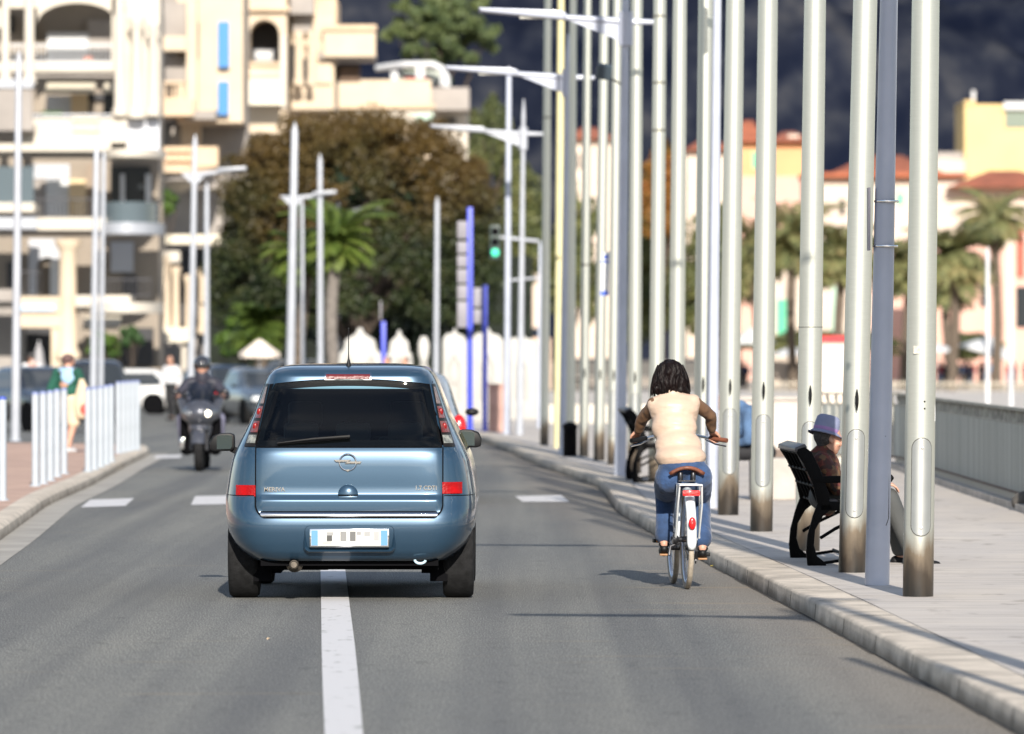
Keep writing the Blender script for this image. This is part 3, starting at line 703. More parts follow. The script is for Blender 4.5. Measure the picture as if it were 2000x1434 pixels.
    # emblem: ring with a lightning bar
    lx, lz = X(683.5), Z(903); y = S(lx, lz) - .014
    mb = MB(); pts = [(lx + .056 * math.cos(2*math.pi*k/40), y - .006, lz + .056 * math.sin(2*math.pi*k/40)) for k in range(40)]
    mb.tube(pts, .0055, 8, closed=True)
    mb.prism([(-.092, .012), (.02, .012), (.0, .001), (.092, .001), (.085, -.012), (-.02, -.012), (.0, -.001), (-.08, -.001)], (lx, y - .012, lz + .004), (1,0,0), (0,0,1), (0, .010, 0))
    mb.prism([(-.016, -.05), (.016, -.05), (0, -.064)], (lx, y - .012, lz), (1,0,0), (0,0,1), (0, .010, 0))
    mb.build('emblem', CHR, tg)
    xa, za = X(540), Z(956.5); text_mesh('badge', 'MERIVA', .040, CHR, tg, (xa, S(xa, za) - .016, za), ext=.003, sx=1.05, bold=.0006)
    xa, za = X(836), Z(953.5); text_mesh('badge', '1.7 CDTI', .040, CHR, tg, (xa, S(xa, za) - .016, za), ext=.003, sx=.98, bold=.0006)
    # wiper
    w0 = Vector((X(545), S(X(545), Z(865)) - .035, Z(866))); w1 = Vector((X(687), S(X(687), Z(852)) - .04, Z(853))); wm = w0.lerp(w1, .5) + Vector((0, -.005, .006))
    mb = MB(); mb.tube([w0, wm, w1], [.004, .009, .012], 8); mb.tube([w0 + Vector((0,.012,-.006)), w1 + Vector((0,.014,-.012))], .005, 6); mb.build('wiper', BLK, root)
    # roof spoiler seams, third brake light
    mb = MB()
    for sd in (-1, 1):
        for (xa, za, xb, zb) in ((.555, Z(748), .538, Z(721)),):
            xo = sd * xa; xi = sd * xb
            mb.add([(xo, S(xo, za) - .004, za), (xi, S(xi, min(zb, 1.55)) - .003, min(zb, 1.55)), (xi + .006, S(xi, min(zb, 1.55)) - .003, min(zb, 1.55)), (xo + .006, S(xo, za) - .004, za)], [(0,1,2,3)])
    mb.build('spoiler_seam', GAP, root, fixn=True)
    mb = MB(); patch(mb, Z(742.5), Z(729), lambda z: X(636), lambda z: X(728), .006, 6, 12); mb.build('brake_light_frame', CHR, root)
    mb = MB(); patch(mb, Z(740.5), Z(731.5), lambda z: X(639), lambda z: X(725), .014, 6, 12); mb.build('high_brake_light', mat('dull_red_lens', (.12, .012, .014), .3, coat=.2, bump=.3, bscale=60), root)
    # bumper skin: one U shaped skin round the tailgate foot
    mb = MB(); BO = .012
    wmx = lambda z: interp(T, z, 1) * .985
    patch(mb, .285, Z(1010) - .012, lambda z: -wmx(z), wmx, BO, 26, 70)
    patch(mb, Z(1010) - .012, Z(968), lambda z: -wmx(z), lambda z: -(tgl(z, .014)), BO, 16, 16)
    patch(mb, Z(1010) - .012, Z(968), lambda z: tgl(z, .014), wmx, BO, 16, 16)
    PH = 0.085
    mb.build('bumper', PAINT, root, ang=45)
    mb = MB(); patch(mb, Z(969.2), Z(967.4), lambda z: -wmx(z), lambda z: -.64, .0135, 3, 14); patch(mb, Z(969.2), Z(967.4), lambda z: .64, wmx, .0135, 3, 14)
    mb.build('bumper_gap', GAP, root)
    # plate recess: framed rim standing proud, shaded bed, plate
    yb = S(0, .38) - BO
    def rr(w, h, r_, k=6):
        out = []
        for cx_, cy_, a0 in ((w-r_, h-r_, 0), (-w+r_, h-r_, 90), (-w+r_, -h+r_, 180), (w-r_, -h+r_, 270)):
            for i in range(k + 1): a = R(a0 + 90 * i / k); out.append((cx_ + r_ * math.cos(a), cy_ + r_ * math.sin(a)))
        return out
    pz = Z(1052); px = X(687)
    oo, ii = rr(.312, .095, .04), rr(.285, .075, .03); n_ = len(oo); mb = MB()
    vs = [(px + a, yb - .004, pz + c) for a, c in oo] + [(px + a, yb - .024, pz + c) for a, c in rr(.300, .087, .035)] + [(px + a, yb - .003, pz + c) for a, c in ii]
    mb.add(vs, [(i, (i+1) % n_, n_ + (i+1) % n_, n_ + i) for i in range(n_)] + [(n_+i, n_+(i+1) % n_, 2*n_ + (i+1) % n_, 2*n_ + i) for i in range(n_)])
    mb.build('plate_recess', PAINT, root, fixn=True)
    PLW = mat('plate_white', (.55, .55, .53), .5, spec=.2); PLB = mat('plate_blue_band', (.12, .28, .52), .5, spec=.2)
    mb = MB(); mb.box(-.268, yb - .030, pz - .058, .268, yb - .005, pz + .066); 
    for v in range(len(mb.v)): mb.v[v] = (mb.v[v][0] + px, mb.v[v][1], mb.v[v][2])
    pf = mb.build('plate_frame', CHR, root, bevel=.004)
    mb = MB(); mb.box(px - .258, yb - .034, pz - .047, px + .258, yb - .029, pz + .058); pl = mb.build('number_plate', PLW, root)
    for a0, a1 in ((-.256, -.212), (.212, .256)): mb = MB(); mb.box(px + a0, yb - .0355, pz - .045, px + a1, yb - .0335, pz + .056); mb.build('blue_band', PLB, pl)
    for (a0, a1, c0, c1, g_) in ((-.152,-.116,-.016,.022,.05),(-.152,-.108,.022,.044,.26),(-.060,-.020,-.016,.048,.20),(.004,.042,-.016,.048,.11),(.05,.078,.026,.048,.26),(.10,.140,.018,.048,.30),(.165,.20,-.012,.048,.34),(-.18,-.12,-.036,-.018,.36)):
        mb = MB(); mb.box(px + a0, yb - .0358, pz + c0, px + a1, yb - .0338, pz + c1); mb.build('blurred_character', mat('plate_grey', (g_,)*3, .5), pl)
    # lower red lamps
    for sd, ya, yb_ in ((-1, 970, 948), (1, 964.5, 942)):
        mb = MB(); a = lambda z: -.768; c = lambda z: -.632
        if sd < 0: patch(mb, Z(ya), Z(yb_), a, c, .012, 8, 12)
        else: patch(mb, Z(ya), Z(yb_), lambda z: .628, lambda z: .762, .012, 8, 12)
        q = mb.build('rear_reflector', mat('bright_red_lens', (.40, .002, .003), .35, coat=.1, spec=.2, bump=.3, bscale=55, col2=(.26, .002, .003), vscale=11), root)
    # mirrors
    for sd in (-1, 1):
        s2 = F / 45.6; dist = 45.6
        cxm = (438 if sd < 0 else 920); czm = CH - ((864 if sd < 0 else 857) - HZ) / s2
        cx_ = (cxm - CX) / s2 - ((686 - CX) / SC)
        y_ = 2.55
        poly = [(-.086,-.055),(-.09,.0),(-.07,.045),(-.02,.063),(.05,.066),(.085,.055),(.088,-.04),(.07,-.062),(-.05,-.064)]
        if sd > 0: poly = [(-a, c) for a, c in poly][::-1]
        mb = MB(); mb.prism(poly, (cx_, y_, czm), (1,0,0), (0,0,1), (0, .14, 0)); hm = mb.build('side_mirror', BLK, root, bevel=.012, fixn=True)
        mb = MB(); mb.prism([(a * .80, c * .78) for a, c in poly], (cx_, y_ - .004, czm), (1,.10*sd,0), (0,0,1), (0, .003, 0)); mb.build('mirror_glass', mat('mirror_glass', (.13,.18,.20), .05, 1.0), hm, fixn=True)
        mb = MB(); mb.bar((cx_ - sd*.07, y_ + .06, czm - .05), (cx_ - sd*.17, y_ + .1, czm - .10), .06, .04); mb.build('mirror_arm', BLK, hm)
    # antenna
    ax = X(681); mb = MB(); mb.lathe([(.022, 0), (.014, .02), (.005, .055), (.0035, .08), (.0028, .25), (.005, .252), (.004, .262)], (ax, .60, 1.583), seg=12); mb.build('antenna', BLK, root)
    # wheels
    for x, y in ((-.731, .72), (.731, .72), (-.728, 3.35), (.728, 3.35)): wheel(root, x, y, .305, .212, 56)
    # underbody, arch liners, exhaust, tow eye
    mb = MB(); mb.box(-.60, .30, .205, .60, 3.8, .55); mb.box(-.60, .16, .235, .60, .5, .4)
    mb.box(-.45, .35, .20, -.15, .75, .30); mb.bar((-.62, .72, .26), (.62, .72, .26), .10, .09)
    for sd in (-1, 1): mb.box(sd*.60 - .06, .45, .12, sd*.60 + .06, 1.0, .4); mb.box(sd*.53 - .05, .6, .17, sd*.53 + .05, 3.0, .4)
    mb.build('underbody', GAP, root, smooth=False)
    mb = MB(); mb.lathe([(.024, 0), (.030, .004), (.031, .14), (.058, .17), (.060, .42), (.04, .5)], (X(578), .02, Z(1103)), 'y', 20, cap=False); mb.lathe([(.022, .01), (.020, .2)], (X(578), .02, Z(1103)), 'y', 20, cap=True)
    mb.build('exhaust', mat('rusty_steel', (.10,.085,.07), .5, .6, var=.4, vscale=20), root)
    mb = MB(); pts = [(X(825) + .036 * math.cos(R(a)), .05, Z(1094) + .024 * math.sin(R(a))) for a in range(175, 366, 15)]; mb.tube(pts, .009, 8); mb.build('tow_eye', mat('pale_blue_paint', (.45,.62,.72), .4), root)
    # cabin: seats, dashboard, mirror, warning triangle
    mb = MB(); mb.box(-.62, .5, .4, .62, 3.2, .62); mb.box(-.62, .35, .62, .62, .52, .98); mb.box(-.62, 2.75, .6, .62, 3.15, 1.0); cab = mb.build('cabin_floor', INT, root, smooth=False)
    SEAT = mat('dark_seat_fabric', (.035, .04, .055), .85)
    for x, y in ((-.36, 1.15), (0.0, 1.15), (.36, 1.15), (-.36, 2.0), (.36, 2.0)):
        mb = MB(); w = .14 if y < 1.5 else .21
        mb.box(x - w, y, .55, x + w, y + .13, 1.08 if y > 1.5 else 1.03); s_ = mb.build('seat', SEAT, root, bevel=.03)
        mb = MB(); mb.box(x - .12, y + .01, 1.14 if y > 1.5 else 1.06, x + .12, y + .10, 1.33 if y > 1.5 else 1.19); mb.bar((x-.05, y+.05, 1.0), (x-.05, y+.05, 1.2), .012, .012); mb.bar((x+.05, y+.05, 1.0), (x+.05, y+.05, 1.2), .012, .012); mb.build('headrest', SEAT, s_, bevel=.03)
    mb = MB(); mb.box(-.15, 2.55, 1.35, .10, 2.58, 1.42); mb.build('interior_mirror', INT, root, bevel=.01)
    return root
car = make_main_car()
p = G(686, 1168); yaw = R(1.55)
car.location = (p.x, p.y - .62 , 0); car.rotation_euler = (0, 0, yaw * .0)
# --------------------------------------------------------------- simpler cars for the background
def small_car(label, loc, rz, paint, L=4.1, W=1.72, H=1.45, suv=False, lit=False, hatch=True, drv=False):
    root = thing('car', label, 'car', loc, rz)
    w = W / 2; k = H / 1.45
    tab = [(.24,w*.86,.12,L-.1),(.34,w*.95,.03,L-.02),(.5,w*.99,0,L),(.65,w,.02,L-.02),(.78*k,w*.98,.05,L-.12),(.88*k,w*.94,.08,L-.75),(.95*k,w*.88,.14,L-1.15),(1.15*k,w*.80,.34 if hatch else .8,L-1.55),(1.32*k,w*.74,.52 if hatch else 1.1,L-1.85),(1.40*k,w*.68,.66 if hatch else 1.3,L-2.0),(1.44*k,w*.55,.85 if hatch else 1.5,L-2.2),(1.45*k,w*.2,1.3 if hatch else 1.8,L-2.5)]
    def cl(c):
        if .93*k < c.z < 1.34*k:
            hw = interp(tab, c.z, 1); y0 = interp(tab, c.z, 2); y1 = interp(tab, c.z, 3)
            if abs(c.x) < hw * .82: return 'windscreen' if c.y > L/2 else 'rear_window'
            if y0 + .28 < c.y < y1 - .28 and abs(c.x) > hw*.9 and not L*.49 < c.y < L*.515: return 'side_window'
        return 'body'
    sh = shell(smooth_tab(tab, .04), 5, 110, cl)
    sh['body'].build('body', paint, root, ang=50)
    for k_ in ('windscreen', 'rear_window', 'side_window'): sh[k_].build(k_, GLD, root)
    for x in (-w+.11, w-.11):
        for y in (.78, L-.82):
            wheel(root, x, y, .31, .2, 24, tread=False)
            mb = MB(); sx = 1 if x > 0 else -1; mb.lathe([(.36, 0), (.36, sx*.012), (.30, sx*.014)], (sx*(w-.012), y, .33), 'x', 28, cap=True); mb.build('wheel_arch', GAP, root)
    for sd in (-1, 1):
        mb = MB(); mb.sphere((sd*w*.76, L-.10, .66), (.15, .09, .08), 14, 8); mb.build('headlight', mat('headlight_lens', (.75,.78,.8), .08, coat=1), root)
        mb = MB(); mb.sphere((sd*w*.84, .10, .83*k), (.085, .08, .15), 14, 8); t = mb.build('tail_light', REDL, root)
        if lit: mb = MB(); mb.sphere((sd*w*.84, .05, .76*k), (.07, .06, .06), 12, 8); mb.build('brake_lamp', REDG, t)
        mb = MB(); mb.sphere((sd*(w+.07), L*.66, .98*k), (.08, .05, .045), 12, 8); mb.build('side_mirror', BLK, root)
    mb = MB(); mb.box(-.26, -.012, .50, .26, .005, .61); mb.box(-.26, L-.005, .40, .26, L+.012, .51); mb.build('number_plate', WHT, root)
    mb = MB(); mb.box(-w*.5, L-.03, .55, w*.5, L+.006, .66); mb.build('grille', GAP, root)
    return root
SILV = mat('silver_car_paint', (.42,.45,.48), .3, .6, coat=1); DKP = mat('black_car_paint', (.018,.02,.026), .25, .2, coat=1); WHP = mat('white_car_paint', (.66,.66,.66), .3, coat=1)
NAV = mat('navy_car_paint', (.02,.035,.07), .25, .3, coat=1); GRP = mat('grey_car_paint', (.12,.14,.16), .3, .5, coat=1); LBP = mat('pale_blue_car_paint', (.30,.38,.44), .3, .4, coat=1)
d = 70; small_car('silver hatchback with lit brake lamps driving ahead of the blue car', (-1.30, d, 0), R(1.8), SILV, lit=True)
def park(px, d, rz, *a, **k): return small_car(a[0], (at(px, d, zg(d)).x, d, zg(d)), R(rz), *a[1:], **k)
park(20, 144, 205, 'dark car with pale windscreen parked front on, leftmost', DKP, H=1.45)
park(196, 158, 12, 'black four wheel drive seen from behind, rear of the green sweater pedestrian', DKP, H=1.62, W=1.85)
park(352, 203, 88, 'white car turning side on behind the white bollards', WHP, H=1.45)
park(436, 172, 188, 'dark blue car parked front on, right of the motorcyclist', NAV, H=1.55)
park(478, 164, 196, 'grey blue car parked front on, beside the blue car mirror', GRP, H=1.45)
park(395, 196, 186, 'black car parked behind the motorcyclist helmet', DKP, H=1.5)
park(100, 190, 190, 'pale grey car parked before the closed parasol', SILV, H=1.45)
park(505, 214, 190, 'small dark car parked under the open parasol', GRP, H=1.45)
park(690, 190, 90, 'white car roof just showing over the blue car roof', WHP, H=1.72, L=4.4)
# ================================================================ bicycle
WBK = mat('white_bicycle_enamel', (.66,.68,.70), .25, coat=.8)
TYR = mat('cream_tyre', (.42,.36,.29), .8, var=.15, vscale=30)
DKM = mat('dark_component_metal', (.05,.05,.055), .35, .7)
bike = thing('bicycle', 'white city bicycle with cream tyres and rear rack ridden along the kerb', 'bicycle')
def bwheel(y, x0=0.0, rotz=0):
    mb = MB(); pts = [Vector((x0, y + .335*math.cos(2*math.pi*k/64), .352 + .335*math.sin(2*math.pi*k/64))) for k in range(64)]
    mb.tube(pts, .0195, 12, closed=True); t = mb.build('wheel', TYR, bike)
    mb = MB(); pts = [Vector((x0, y + .305*math.cos(2*math.pi*k/64), .352 + .305*math.sin(2*math.pi*k/64))) for k in range(64)]
    mb.tube(pts, .012, 8, closed=True); mb.build('rim', mat('bluish_rim', (.55,.60,.72), .3, .6), t)
    mb = MB()
    for k in range(28):
        q = 2*math.pi*k/28; s_ = 1 if k % 2 else -1
        mb.tube([(x0 + s_*.03, y + .02*math.cos(q+.5), .352 + .02*math.sin(q+.5)), (x0, y + .305*math.cos(q), .352 + .305*math.sin(q))], .0011, 5)
    mb.build('spoke', CHR, t)
    mb = MB(); mb.lathe([(.012, -.065), (.022, -.035), (.022, .035), (.012, .065)], (x0, y, .352), 'x', 14); mb.build('hub', DKM, t)
    return t
bwheel(0); bwheel(1.06)
mb = MB(); bb = Vector((0, .45, .28)); st = Vector((0, .22, .70)); hd = Vector((0, .88, .78)); hb = Vector((0, .94, .62)); ra = Vector((0, 0, .352)); fa = Vector((0, 1.06, .352))
mb.tube([bb, Vector((0, .20, .78))], .016, 12); mb.tube([hb, Vector((0,.83,.98))], .02, 12); mb.tube([hb + Vector((0,0,.02)), bb], .02, 12); mb.tube([hb + Vector((0,-.04,.12)), Vector((0,.6,.42)), Vector((0, .33,.50))], .016, 12)
for s_ in (-1, 1):
    mb.tube([bb + Vector((s_*.02,0,0)), Vector((s_*.055, .1, .33)), ra + Vector((s_*.065, 0, 0))], .010, 8)
    mb.tube([Vector((s_*.02, .23, .66)), ra + Vector((s_*.065, 0, 0))], .009, 8)
mb.build('frame', WBK, bike)
mb = MB()
for s_ in (-1, 1): mb.tube([hb + Vector((s_*.045, .0, -.02)), Vector((s_*.05, .99, .5)), fa + Vector((s_*.05, 0, 0))], .012, 10)
mb.tube([hb + Vector((-.05,0,-.01)), hb + Vector((.05,0,-.01))], .018, 10); mb.build('fork', WBK, bike)
def fender(yc, a0, a1, w=.072, r_=.372):
    mb = MB(); n = 36
    def P(i, j):
        a = R(a0 + (a1 - a0) * i / (n-1)); u = (j / 8 * 2 - 1); rr_ = r_ - .020 * u * u
        tap = min(1, (i + 1) / 3, (n - i) / 3)
        return Vector((u * w/2 * (0.6 + .4 * tap), yc + rr_ * math.cos(a), .352 + rr_ * math.sin(a)))
    mb.grid(P, n, 9); o = mb.build('mudguard', WBK, bike); md = o.modifiers.new('s', 'SOLIDIFY'); md.thickness = .003; return o
fender(0, 55, 190); fender(1.06, 35, 170)
# rack
mb = MB(); zr = .742
for s_ in (-1, 1):
    mb.tube([(s_*.075, -.30, zr), (s_*.075, -.02, zr), (s_*.06, .18, zr + .01)], .0065, 8)
    mb.tube([(s_*.078, -.28, zr), (s_*.085, -.22, .6), (s_*.082, -.02, .36)], .0065, 8); mb.tube([(s_*.078, -.10, zr), (s_*.085, -.02, .36)], .0065, 8)
for y in (-.30, -.16, -.02): mb.tube([(-.075, y, zr), (.075, y, zr)], .006, 8)
mb.box(-.074, -.31, zr - .003, .074, -.20, zr + .006); mb.build('rack', WBK, bike)
mb = MB(); mb.box(-.062, -.325, .665, .062, -.295, .705); mb.build('rear_light', mat('bright_red_reflector', (.85,.015,.015), .25, coat=1, bump=.5, bscale=80), bike, bevel=.008)
mb = MB(); a = R(168); mb.sphere((0, .39*math.cos(a) , .352 + .372*math.sin(a) + .045), (.026, .014, .045), 18, 12); mb.build('reflector', REDL, bike)
mb = MB(); mb.tube([(0, .21, .74), (0, .17, .81)], .013, 10); mb.build('seat_post', CHR, bike)
BRN = mat('brown_leather', (.16,.055,.03), .5, var=.2, vscale=20)
mb = MB()
def P(i, j):
    t = i / 11; u = j / 10 * 2 - 1; w = .098 * (1 - t) ** 1.2 + .022; y = -.035 + .26 * t
    return Vector((u * w, y + .035*abs(u)*(1-t), .850 - .03 * t - .045 * u * u * (1 - .4*t)))
mb.grid(P, 12, 11); o = mb.build('saddle', BRN, bike); md = o.modifiers.new('s', 'SOLIDIFY'); md.thickness = .022
mb = MB()
for s_ in (-1, 1): mb.lathe([(.014,0),(.018,.01),(.018,.05),(.014,.06)], (s_*.045, .02, .765), 'z', 12); mb.tube([(s_*.03,.08,.81),(s_*.035,.2,.79),(0,.28,.81)], .004, 6)
mb.box(-.06,.0,.76,.06,.04,.77); mb.build('saddle_spring', DKM, bike)
mb = MB(); mb.tube([(0,.83,.96),(0,.80,1.08)], .012, 10); mb.tube([(-.33,.62,1.045),(-.22,.70,1.06),(-.10,.80,1.085),(.10,.80,1.085),(.22,.70,1.06),(.33,.62,1.045)], .011, 12); hbr = mb.build('handlebar', CHR, bike)
for s_ in (-1, 1):
    mb = MB(); mb.tube([(s_*.345,.60,1.042),(s_*.23,.695,1.058)], .017, 12); mb.build('grip', BRN if s_ > 0 else BLK, hbr)
    mb = MB(); mb.tube([(s_*.20,.74,1.05),(s_*.27,.72,1.015),(s_*.345,.66,1.0)], .006, 8); mb.build('brake_lever', CHR, hbr)
    mb = MB(); mb.tube([(s_*.13,.77,1.07),(s_*.09,.84,1.0),(s_*.02,.9,.8)], .004, 6); mb.build('cable', BLK, hbr)
# drivetrain
mb = MB(); mb.lathe([(.09,-.002),(.09,.002)], (.045,.45,.28), 'x', 28); mb.lathe([(.02,-.07),(.02,.07)], (0,.45,.28),'x',14)
mb.lathe([(.045,-.01),(.05,0),(.045,.01)], (.045,0,.352),'x',20); mb.tube([(.046,.45,.37),(.046,0,.40)], .004, 6); mb.tube([(.046,.45,.19),(.046,0,.305)], .004, 6)
mb.tube([(.055,0,.33),(.062,-.03,.27),(.062,.02,.21)], .012, 8); mb.lathe([(.022,-.004),(.022,.004)], (.062,.02,.20),'x',14); mb.build('drivetrain', DKM, bike)
PED = {}
for s_, yy, zz in ((-1, .60, .325), (1, .30, .235)):
    mb = MB(); mb.bar((s_*.07,.45,.28), (s_*.085, yy, zz), .012, .028, (1,0,0)); mb.build('crank', CHR, bike)
    mb = MB(); mb.box(s_*.085 if s_ > 0 else -.19, yy - .045, zz - .014, .19 if s_ > 0 else -.085, yy + .045, zz + .014); pd = mb.build('pedal', BLK, bike, bevel=.004)
    mb = MB(); mb.box((s_*.138) - .03, yy - .05, zz - .008, (s_*.138) + .03, yy - .046, zz + .008); mb.build('reflector', mat('amber_reflector', (.8,.28,.03), .3, coat=1), pd)
mb = MB(); mb.tube([(-.05,.02,.33),(-.12,.0,.30),(-.13,-.02,.24)], .012, 8); mb.lathe([(.03,-.02),(.035,0),(.02,.02)], (-.08,0,.352),'x',16); mb.build('gear_hub', DKM, bike)
bp_ = G(1342, 1150.5); bike.location = bp_; bike.rotation_euler = (0, 0, R(3.9))
BR = Matrix.Translation(bp_) @ Matrix.Rotation(R(3.9), 4, 'Z')
# ================================================================ people
def unit(v): return Vector(v).normalized()
def hand(mb, wrist, dirv, normal, side, curl=1.0, s=1.0, spread=.0, thumb=True):
    """palm + five fingers; dirv along the hand, normal = palm facing, side = +1 thumb along cross"""
    w = Vector(wrist); d = unit(dirv); n = unit(Vector(normal) - d * Vector(normal).dot(d)); x = d.cross(n) * side
    for i, (ox, l) in enumerate(((.030, .072), (.010, .078), (-.010, .073), (-.029, .060))):
        base = w + d * .085 * s + x * ox * s
        mb.cone(w + d*.01*s + x * ox * .5 * s, .013 * s, base, .0115 * s, 8)
        p = base; a = 0; segs = (l*.5, l*.3, l*.22)
        for j, sl in enumerate(segs):
            a += R((38, 52, 40)[j]) * curl * (1 + .06 * i); q = p + (d * math.cos(a) + n * math.sin(a)) * sl * s + x * spread * (1.5 - i) * .01
            mb.cone(p, (.0092 - .0008*j) * s, q, (.0086 - .0009*j) * s, 8); p = q
    if thumb:
        p = w + d * .025 * s + x * .024 * s; q = p + (d * .55 + x * .55 + n * .35).normalized() * .038 * s; r_ = q + (d * .75 + x * .05 + n * .6).normalized() * .030 * s
        mb.cone(p, .013*s, q, .0105*s, 8); mb.cone(q, .0105*s, r_, .0085*s, 8)
def head(mb, c, f, up=(0,0,1), s=1.0, face=True):
    """head centred at c, facing f"""
    c = Vector(c); f = unit(f); u = unit(Vector(up) - f * Vector(up).dot(f)); r_ = f.cross(u)
    M = Matrix((r_, f, u)).transposed()
    E = lambda o, rad: mb.sphere(c + M @ (Vector(o) * s), Vector(rad) * s, 16, 10, M)
    E((0, -.012, .03), (.074, .092, .085)); E((0, .018, -.045), (.056, .068, .065)); E((0, .055, -.088), (.024, .022, .02))
    if face:
        E((0, .088, -.012), (.013, .02, .022)); E((0, .098, -.03), (.016, .016, .011)); E((0, .078, -.062), (.024, .012, .009)); E((0, .07, .022), (.05, .02, .012))
        for s_ in (-1, 1): E((s_*.03, .076, .004), (.011, .009, .008)); E((s_*.045, .055, -.03), (.02, .02, .02))
    for s_ in (-1, 1): E((s_*.076, -.008, -.012), (.009, .018, .03))
    return M
DENIM = mat('blue_denim', (.022,.055,.14), .85, var=.28, vscale=9, bump=.35, bscale=60, sheen=.2)
b = DENIM.node_tree.nodes['Principled BSDF']
SATIN = mat('champagne_satin', (.50,.375,.29), .42, var=.04, vscale=8, spec=.4)
b = SATIN.node_tree.nodes['Principled BSDF']; tc = N(SATIN, 'ShaderNodeTexCoord')
f1 = tex(SATIN, 9, (.5, 1, 2.4), 5); bp = N(SATIN, 'ShaderNodeBump'); bp.inputs['Strength'].default_value = .7; bp.inputs['Distance'].default_value = .012; L(SATIN, f1.outputs['Fac'], bp.inputs['Height']); L(SATIN, bp.outputs[0], b.inputs['Normal'])
BRSL = mat('brown_knit_sleeve', (.14,.075,.04), .6, var=.15, vscale=7, bump=.5, bscale=9)
rider = thing('person', 'woman with dark wavy hair, champagne top and jeans riding the white bicycle', 'person', bp_)
def rp(px, py, dy):     # local point of the rider at forward distance dy behind pixel px,py
    dd = bp_.y + dy; return Vector(((px - CX) * dd / F - bp_.x, dy, CH - (py - HZ) * dd / F))
sL, sR = rp(1279, 790, .33), rp(1353, 785, .33); eL, eR = rp(1252, 822, .52), rp(1388, 812, .50)
gL = (BR @ Vector((-.29,.65,1.055))) - bp_; gR = (BR @ Vector((.29,.65,1.055))) - bp_
gL = Vector((rp(1246, 848, gL.y).x, gL.y, gL.z + .02)); gR = Vector((rp(1391, 846, gR.y).x, gR.y, gR.z + .02))
hc = rp(1309, 737, .40); nk = rp(1313, 782, .34); wa = rp(1325, 868, .22); pel = rp(1333, 925, .14)
hpL, hpR = rp(1308, 934, .16), rp(1362, 930, .16)
knL, knR = rp(1300, 965, .58), rp(1368, 975, .54)
anL, anR = rp(1297, 1048, .47), rp(1372, 1056, .19)
mb = MB(); head(mb, hc, (-.05, 1, -.05)); mb.cone(hc + Vector((0,-.02,-.08)), .048, nk + Vector((0,-.02,.0)), .055)
mb.cone(nk, .06, wa, .085); mb.cone(wa, .085, pel + Vector((0,.03,.05)), .07); mb.cone(nk, .06, sL, .05); mb.cone(nk, .07, sR, .05)
for s_, e_, g_ in ((sL, eL, gL), (sR, eR, gR)):
    d_ = (g_ - e_).normalized(); w_ = g_ - d_ * .055
    mb.cone(s_, .042, e_, .033); mb.cone(e_, .033, w_, .023)
    sd = -1 if s_ is sL else 1
    hand(mb, w_, (g_ + Vector((sd*.02, .04, .0))) - w_, (0, .25, -1), -sd * 1, 1.25)
for h_, k_, a_ in ((hpL, knL, anL), (hpR, knR, anR)): mb.cone(h_ + Vector((0,.03,.02)), .07, k_, .052); mb.cone(k_, .056, a_, .036)
for a_, sd in ((anL, -1), (anR, 1)):
    mb.cone(a_, .038, a_ + Vector((0, -.03, -.055)), .032); mb.cone(a_ + Vector((0,-.03,-.055)), .03, a_ + Vector((0, .13, -.085)), .028)
blob('body', mb, SKIN, rider, .008, 3)
mb = MB(); T1 = nk + Vector((0, .0, -.01))     # top
def oval(mb, p, rx, ry, rz): mb.sphere(p, (rx, ry, rz), 20, 12)
oval(mb, rp(1317, 799, .31), .175, .10, .10); oval(mb, rp(1317, 835, .28), .165, .115, .14); oval(mb, rp(1325, 872, .22), .17, .12, .13); oval(mb, rp(1329, 893, .17), .187, .145, .10); oval(mb, rp(1316, 780, .33), .135, .075, .055); mb.cone(rp(1313,778,.33), .062, rp(1312,766,.34), .058)
mb.cone(sL, .058, rp(1290, 820, .33), .06); mb.cone(sR, .058, rp(1345, 820, .33), .06)
o = blob('top', mb, SATIN, rider, .010, 8, .7)
# folds: displace the cloth with stretched noise
displace(o, lambda q: mnoise.noise(Vector((q.x * 5, q.y * 8, q.z * 13))) * .0022 + mnoise.noise(Vector((q.x * 16 + q.z * 10, q.y * 10, q.z * 38))) * .0025)
for s_, e_, g_ in ((sL, eL, gL), (sR, eR, gR)):
    mb = MB(); d_ = (g_ - e_).normalized(); mb.cone(s_, .055, s_.lerp(e_, .5), .048); mb.cone(s_.lerp(e_, .5), .048, e_, .043); mb.cone(e_, .043, e_.lerp(g_, .55), .037); mb.cone(e_.lerp(g_, .55), .037, g_ - d_*.075, .032)
    sl = blob('sleeve', mb, BRSL, rider, .009, 3)
    displace(sl, lambda q: mnoise.noise(q * 22) * .006)
mb = MB(); oval(mb, rp(1333, 912, .17), .175, .14, .10); oval(mb, rp(1310, 935, .17), .105, .12, .11); oval(mb, rp(1357, 932, .17), .108, .12, .115)
for h_, k_, a_ in ((hpL, knL, anL), (hpR, knR, anR)):
    mb.cone(h_, .108, h_.lerp(k_, .5), .096); mb.cone(h_.lerp(k_, .5), .096, k_, .074); mb.cone(k_, .074, k_.lerp(a_, .5), .066); mb.cone(k_.lerp(a_, .5), .066, a_ + Vector((0,0,.01)), .068)
o = blob('jeans', mb, DENIM, rider, .009, 4)
displace(o, lambda q: mnoise.noise(Vector((q.x*16, q.y*16, q.z*9))) * .006)
